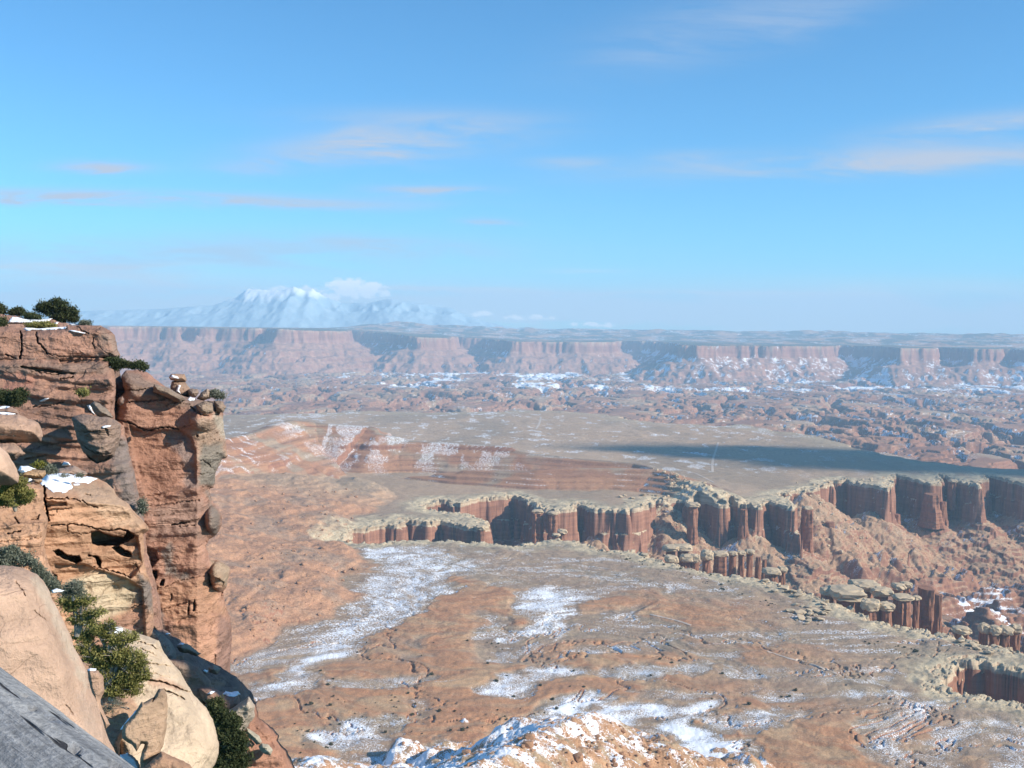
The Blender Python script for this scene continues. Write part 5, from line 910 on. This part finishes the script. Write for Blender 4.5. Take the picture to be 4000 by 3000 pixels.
def column_mesh(nm, w, d, h, seed, mat, parent, taper=.25, n=22, rows=26):
    U = np.arange(n) * 2 * np.pi / n; V = np.linspace(0, 1, rows); u, v = np.meshgrid(U, V)
    cx, sy = np.cos(u), np.sin(u); se = (np.abs(cx) ** 2.6 + np.abs(sy) ** 2.6) ** (-1 / 2.6)
    q = np.stack([cx * 1.6, sy * 1.6, v * h / max(w, 4) * .35], -1).reshape(-1, 3)
    r = se * (1 + .26 * fbm3(q + seed, 1.0, 3, seed % 40).reshape(u.shape)) * (1 + taper * (1 - v) ** 1.5) * (1 + .10 * n2(v * h / 7, v * 0 + seed, 3)) 
    co = np.stack([cx * r * w / 2, sy * r * d / 2, -h * (1 - v)], -1).reshape(-1, 3)
    i = np.arange((rows - 1) * n).reshape(rows - 1, n); j = np.roll(i, -1, 1); f = np.stack([i, j, j + n, i + n], -1).reshape(-1, 4).tolist() + [list(range((rows - 1) * n, rows * n))]
    return mesh_obj(nm, co, f, mat, parent)
# (px of the cap centre, py of the top, cap width px, cap height px, column width px, column height m, label)
PIN = [(2620, 2128, 60, 18, 40, 60, 'leftmost pale knob of the first pinnacle cluster on the near rim'), (2668, 2124, 66, 20, 44, 60, 'broad pale knob behind the leftmost one of the first cluster'), (2622, 2166, 46, 26, 34, 55, 'squat pale boulder head at the near foot of the first cluster'), (2682, 2162, 52, 26, 40, 60, 'square pale headed pillar of the first cluster, front row'),
    (2714, 2162, 36, 28, 30, 60, 'narrow pale headed pillar beside the square one'), (2760, 2146, 44, 34, 34, 70, 'rounded pale dome over a dark gap in the first cluster'), (2812, 2152, 58, 16, 52, 75, 'wide flat capped pillar right of the dark gap'), (2862, 2152, 34, 14, 28, 75, 'middle thin capped pillar of the first cluster'), (2896, 2150, 30, 14, 24, 78, 'slim capped pillar next to the tallest one'), (2928, 2144, 34, 16, 26, 85, 'tallest slim white capped pinnacle of the first cluster'),
    (2962, 2176, 0, 0, 20, 85, 'bare red spire right of the tallest capped pinnacle'), (2986, 2186, 0, 0, 18, 85, 'last bare spire at the right end of the first cluster'), (3014, 2216, 64, 22, 44, 45, 'low white mushroom rocks right of the first cluster'), (3056, 2212, 34, 18, 24, 48, 'small white mushroom at the gap between the clusters'),
    (3232, 2292, 56, 26, 46, 45, 'small white dome at the left end of the second cluster'), (3302, 2286, 128, 40, 64, 65, 'largest white mushroom cap of the second cluster'), (3372, 2264, 104, 30, 70, 60, 'broad white cap behind the largest mushroom'), (3440, 2292, 74, 26, 50, 60, 'white cap right of the broad one in the second cluster'), (3396, 2336, 62, 40, 46, 60, 'white anvil shaped head in front of the second cluster'), (3458, 2350, 58, 26, 44, 62, 'tilted white head beside the anvil shaped one'),
    (3508, 2276, 46, 22, 34, 70, 'small block capped pillar at the back of the second cluster'), (3538, 2270, 40, 20, 30, 70, 'twin of the block capped pillar, slightly taller'), (3522, 2322, 74, 14, 60, 85, 'flat white topped red pillar of the second cluster'), (3580, 2326, 30, 14, 24, 85, 'thin white topped red pillar by the bare red wall'), (3618, 2296, 0, 0, 56, 110, 'broad bare red fin at the right of the second cluster'), (3666, 2322, 0, 0, 26, 105, 'dark lone spire right of the bare red fin'),
    (3756, 2446, 60, 22, 46, 30, 'white boulder on the rim between second and third cluster'), (3842, 2432, 38, 34, 30, 70, 'first of the four rounded white heads near the right edge'), (3884, 2442, 42, 30, 34, 70, 'second rounded white head near the right edge'), (3926, 2444, 46, 28, 38, 70, 'third rounded white head near the right edge'), (3966, 2436, 40, 30, 34, 70, 'rightmost rounded white head near the right edge'),
    (2196, 2066, 34, 16, 26, 45, 'small white capped stump at the near rim, middle of the canyon'), (2172, 2082, 30, 10, 18, 30, 'tiny white ledge stump beside the small capped stump'), (2708, 1962, 44, 14, 38, 80, 'white capped pillar standing out of the far wall, left'), (2906, 1990, 0, 0, 26, 70, 'thin red pillar before the far wall alcove'), (2968, 1980, 0, 0, 24, 75, 'red fin left of the deep blue shaded alcove'),
    (3154, 1976, 36, 12, 46, 105, 'tall white capped tower at the mouth of the big talus fan'), (3242, 2040, 0, 0, 34, 88, 'dark lone spire in front of the big talus fan'), (3502, 2008, 0, 0, 24, 45, 'short spire at the foot of the right hand wall'), (3640, 1930, 0, 0, 50, 80, 'red fin in the shaded bay near the right edge'), (3684, 1960, 0, 0, 26, 80, 'slender spire in the shaded bay near the right edge'), (3812, 1876, 36, 10, 44, 110, 'tall pale lit tower in the blue shaded bay'),
    (3720, 1872, 30, 10, 30, 70, 'stubby tower left of the tall pale tower'), (2100, 1990, 40, 12, 44, 80, 'capped red pier at the right side of the dark alcove'), (2160, 1996, 36, 12, 40, 85, 'second capped red pier beside the dark alcove'), (1880, 2050, 40, 16, 34, 60, 'white capped end pillar of the left peninsula wall')]
def pinnacle(px, py, cw, ch, w, h, lb, seed):
    drop = {2708: 0, 2906: -6, 2968: -6, 3154: -14, 3242: -58, 3502: -75, 3684: -45, 3640: -25}.get(px, -3)
    p = at_z(px, py + ch, HB + drop); k = p[1] / F
    root = bpy.data.objects.new('rock_pinnacle', None); COL.objects.link(root); root.location = (p[0], p[1], p[2] - h)
    c = column_mesh('column', w * k * .92, w * k * (1.5 if w > 40 else 1.15), h, seed, M_COL, root, .22 if cw else .9); c.location = (0, 0, h)
    if cw:
        hh = ch * k * 1.05
        lump('cap', (0, -.1 * cw * k, h + hh * .30), (cw * k * .55, cw * k * .62, hh * .62), M_CAPR, seed, 3, .26, .8, root)
    tag(root, lb, 'pinnacle', 'white capped pinnacles along the canyon rim')
for i, a in enumerate(PIN): pinnacle(*a, 400 + i * 3)

def copies(protos, pts, sizes, nm, label, cat, group, squash=(.7, 1.0), seed=5, sink=.25):
    rs = np.random.RandomState(seed)
    for i, (p, s) in enumerate(zip(pts, sizes)):
        src = protos[i % len(protos)]; o = src if i < len(protos) else src.copy()
        if i >= len(protos): COL.objects.link(o)
        o.location = (p[0], p[1], p[2] + s * (.5 - sink)); o.rotation_euler = (rs.uniform(-.3, .3), rs.uniform(-.3, .3), rs.uniform(0, 6.28)); o.scale = (s, s * rs.uniform(.7, 1.1), s * rs.uniform(*squash))
        tag(o, label, cat, group)
def on_land(px, py, z0=HB):
    """photo points dropped on the real ground by walking along their rays"""
    d = ray(px, py); y = np.asarray(z0 / d[:, 2]); 
    for _ in range(5):
        z = land((d[:, 0] * y)[None], y[None])[0][0]; y = .35 * y + .65 * np.clip(z / d[:, 2], 430, 5400)
    P = d * y[:, None]; P[:, 2] = land(P[None, :, 0], P[None, :, 1])[0][0]; return P
_rs2 = np.random.RandomState(21)
def sample(poly, n, power=1.0):
    q = np.array(poly, float); out = []
    lo, hi = q.min(0), q.max(0)
    while len(out) < n:
        c = lo + (hi - lo) * _rs2.rand(400, 2); m = sdf(poly, c[:, 0], c[:, 1]) > 0; out.extend(c[m].tolist())
    return np.array(out[:n])
def protos(nm, mat, k, sub, amp, seed, r=.55):
    return [lump(nm, (0, 0, 0), (r, r * .9, r * .75), mat, seed + i, sub, amp) for i in range(k)]
# boulders on the snowy mound at the bottom of the view
_q = np.concatenate([sample([(1750, 2960), (2000, 2850), (2300, 2800), (2560, 2850), (2740, 2950), (2780, 2995), (1800, 2995)], 120), sample([(2250, 2880), (2560, 2860), (2720, 2960), (2700, 2995), (2200, 2995)], 70), sample([(1560, 2900), (1700, 2890), (1760, 2930), (1600, 2960)], 14)])
_p = on_land(_q[:, 0], _q[:, 1], -300); copies(protos('boulder', M_RED, 5, 2, .35, 500), _p, np.concatenate([[7.5, 6.5, 6.0, 6.5, 5.5], .9 + 2.9 * _rs2.rand(len(_p) - 5) ** 2.2]), 'boulder', 'orange boulder strewn over the snowy mound at the bottom edge', 'boulder', 'orange boulders on the snowy mound')
# pale blocks on the talus fans
_q = np.concatenate([sample([(2500, 1970), (2600, 1965), (2690, 2060), (2700, 2140), (2620, 2150), (2520, 2040)], 90), sample([(3050, 1960), (3220, 1930), (3400, 2060), (3440, 2140), (3260, 2110), (3120, 2030)], 120), sample([(2600, 2080), (2720, 2100), (2800, 2160), (2620, 2140)], 30)])
_p = on_land(_q[:, 0], _q[:, 1], HB - 40); copies(protos('fallen_block', M_BLK, 4, 2, .3, 520), _p, 2.2 + 7.5 * _rs2.rand(len(_p)) ** 2, 'fallen_block', 'pale fallen block on a talus fan below the far canyon wall', 'rock block', 'pale fallen blocks on the talus fans', (.6, .9), 6)
# slabs broken from the near rim
_q = np.concatenate([sample([(2380, 2120), (2480, 2104), (2600, 2120), (2600, 2190), (2500, 2170)], 40), sample([(2960, 2262), (3190, 2280), (3300, 2380), (3150, 2400), (3000, 2300)], 46), sample([(3080, 2390), (3230, 2380), (3230, 2430), (3120, 2450)], 22), sample([(3660, 2440), (3800, 2470), (3980, 2540), (3850, 2560), (3700, 2500)], 24)])
_p = on_land(_q[:, 0], _q[:, 1]); copies(protos('rim_slab', M_CAPR, 4, 2, .3, 540), _p, 3.5 + 9 * _rs2.rand(len(_p)) ** 1.6, 'rim_slab', 'pale flat slab lying loose along the near canyon rim', 'slab', 'pale slabs along the near canyon rim', (.25, .4), 7, .3)
# dark boulders on the red slope at the left and shrubs dotted over the bench
_q = sample([(930, 1900), (1450, 1900), (1360, 2060), (1420, 2220), (1280, 2400), (940, 2500)], 150); _p = on_land(_q[:, 0], _q[:, 1], HB + 20)
copies(protos('rubble_rock', M_RED, 3, 2, .3, 560), _p, 1.8 + 5.0 * _rs2.rand(len(_p)) ** 2.4, 'rubble_rock', 'red rubble rock scattered over the red slope right of the buttress', 'rubble', 'red rubble on the slope right of the buttress', (.6, 1.0), 8)
M_SHR = leaf_material('bench_shrub_leaves', (.05, .055, .03), (.10, .10, .055), (.17, .155, .09))
def shrub_proto(i):
    V, fq, tt = crown([((0, 0, .35), (.5, .5, .38))], 46, 7, .16, .10, shell=.35); return mesh_obj('desert_shrub', V, fq, M_SHR, None, False, {'tint': tt})
_q = np.concatenate([sample([(1000, 2560), (1500, 2480), (2300, 2520), (2900, 2560), (3300, 2780), (2700, 2760), (1500, 2800), (1150, 2800)], 70), sample([(1150, 2750), (2000, 2720), (2300, 2760), (1900, 2860), (1500, 2880), (1150, 2950)], 60), sample([(2240, 2120), (2500, 2170), (2900, 2280), (3300, 2480), (3700, 2560), (3500, 2560), (2900, 2330), (2400, 2180)], 90)])
_p = on_land(_q[:, 0], _q[:, 1]); copies([shrub_proto(i) for i in range(4)], _p, 1.3 + 2.9 * _rs2.rand(len(_p)) ** 2.5, 'desert_shrub', 'dark low desert shrub dotted over the red and grey bench', 'shrub', 'desert shrubs dotted over the bench', (.7, .9), 9, .5)
# dirt tracks
M_TRK = NT('track_dirt'); M_TRK.surf(M_TRK.mix(M_TRK.noise(.15, 3, .6, M_TRK.pos()), (.40, .31, .24), (.58, .50, .43))); M_TRK = M_TRK.m
def track(pts, w):
    q = np.array(pts, float); t = np.linspace(0, 1, len(q)); tt = np.linspace(0, 1, 60)
    g = on_land(np.interp(tt, t, q[:, 0]), np.interp(tt, t, q[:, 1])); d = np.gradient(g[:, :2], axis=0); d /= np.linalg.norm(d, axis=1)[:, None] + 1e-9; nrm = np.stack([-d[:, 1], d[:, 0]], 1)
    rows = []
    for o in np.linspace(-1, 1, 5):
        xy = g[:, :2] + nrm * o * w; z = land(xy[None, :, 0], xy[None, :, 1])[0][0] + .35; rows.append(np.column_stack([xy, z]))
    co = np.stack(rows, 1).reshape(-1, 3); i = np.arange(59 * 5).reshape(59, 5)[:, :4].ravel()
    o = mesh_obj('dirt_track', co, np.stack([i, i + 1, i + 6, i + 5], 1), M_TRK); o['kind'] = 'structure'
track([(1560, 2143), (1620, 2160), (1720, 2185), (1850, 2225), (1960, 2250)], 1.9)
track([(2540, 2400), (2600, 2414), (2650, 2426), (2700, 2443)], 1.6); track([(2805, 2486), (2880, 2510), (2910, 2516)], 1.4); track([(3000, 2546), (3080, 2572), (3180, 2598), (3270, 2632)], 1.6)
track([(2112, 1628), (2112, 1640), (2104, 1660), (2094, 1676)], 4.0); track([(2806, 1728), (2796, 1760), (2786, 1790), (2782, 1815), (2784, 1845)], 3.2); track([(2640, 1830), (2720, 1850), (2790, 1885)], 2.2)
# ------------------------------------------------------------ an added rock knob, unseen at the right, placed to shade the low ledges
def knob():
    n, rows = 48, 60; U = np.arange(n) * 2 * np.pi / n; V = np.linspace(0, 1, rows); u, v = np.meshgrid(U, V); H = 69.0
    z = -45 + H * v; q = np.stack([np.cos(u) * 2, np.sin(u) * 2, z / 7], -1).reshape(-1, 3)
    r = 9.0 * (1 + .25 * fbm3(q, 1.3, 4, 17).reshape(u.shape)) * (1.5 - .5 * v) * np.sqrt(np.clip(1.02 - v ** 10, 0, 1))
    co = np.stack([42.6 + np.cos(u) * r * .9, 41.8 + np.sin(u) * r * 1.05, z], -1).reshape(-1, 3)
    i = np.arange((rows - 1) * n).reshape(rows - 1, n); j = np.roll(i, -1, 1); f = np.stack([i, j, j + n, i + n], -1).reshape(-1, 4).tolist() + [list(range((rows - 1) * n, rows * n))]
    o = mesh_obj('shade_knob', co, f, M_BLOCK, None, True, {'albedo': np.ones((len(co), 3)) * np.array(ROSE)})
    tag(o, 'added unseen knob right of the overlook that shades the low ledges', 'rock knob')
knob()
# ------------------------------------------------------------ haze
def box_mesh(name, lo, hi, mat):
    x0, y0, z0 = lo; x1, y1, z1 = hi
    co = np.array([(x0, y0, z0), (x1, y0, z0), (x1, y1, z0), (x0, y1, z0), (x0, y0, z1), (x1, y0, z1), (x1, y1, z1), (x0, y1, z1)])
    return mesh_obj(name, co, np.array([(0, 3, 2, 1), (4, 5, 6, 7), (0, 1, 5, 4), (1, 2, 6, 5), (2, 3, 7, 6), (3, 0, 4, 7)]), mat)
hm = bpy.data.materials.new('haze_air'); hm.use_nodes = True; hm.node_tree.nodes.clear()
_o = hm.node_tree.nodes.new('ShaderNodeOutputMaterial'); _v = hm.node_tree.nodes.new('ShaderNodeVolumePrincipled')
_v.inputs['Color'].default_value = (.46, .745, 1.0, 1); _v.inputs['Density'].default_value = HAZE; _v.inputs['Anisotropy'].default_value = 0.0
hm.node_tree.links.new(_v.outputs[0], _o.inputs['Volume'])
hz = box_mesh('haze', (-42000, -600, -760), (42000, 31000, 990), hm); hz['kind'] = 'stuff'
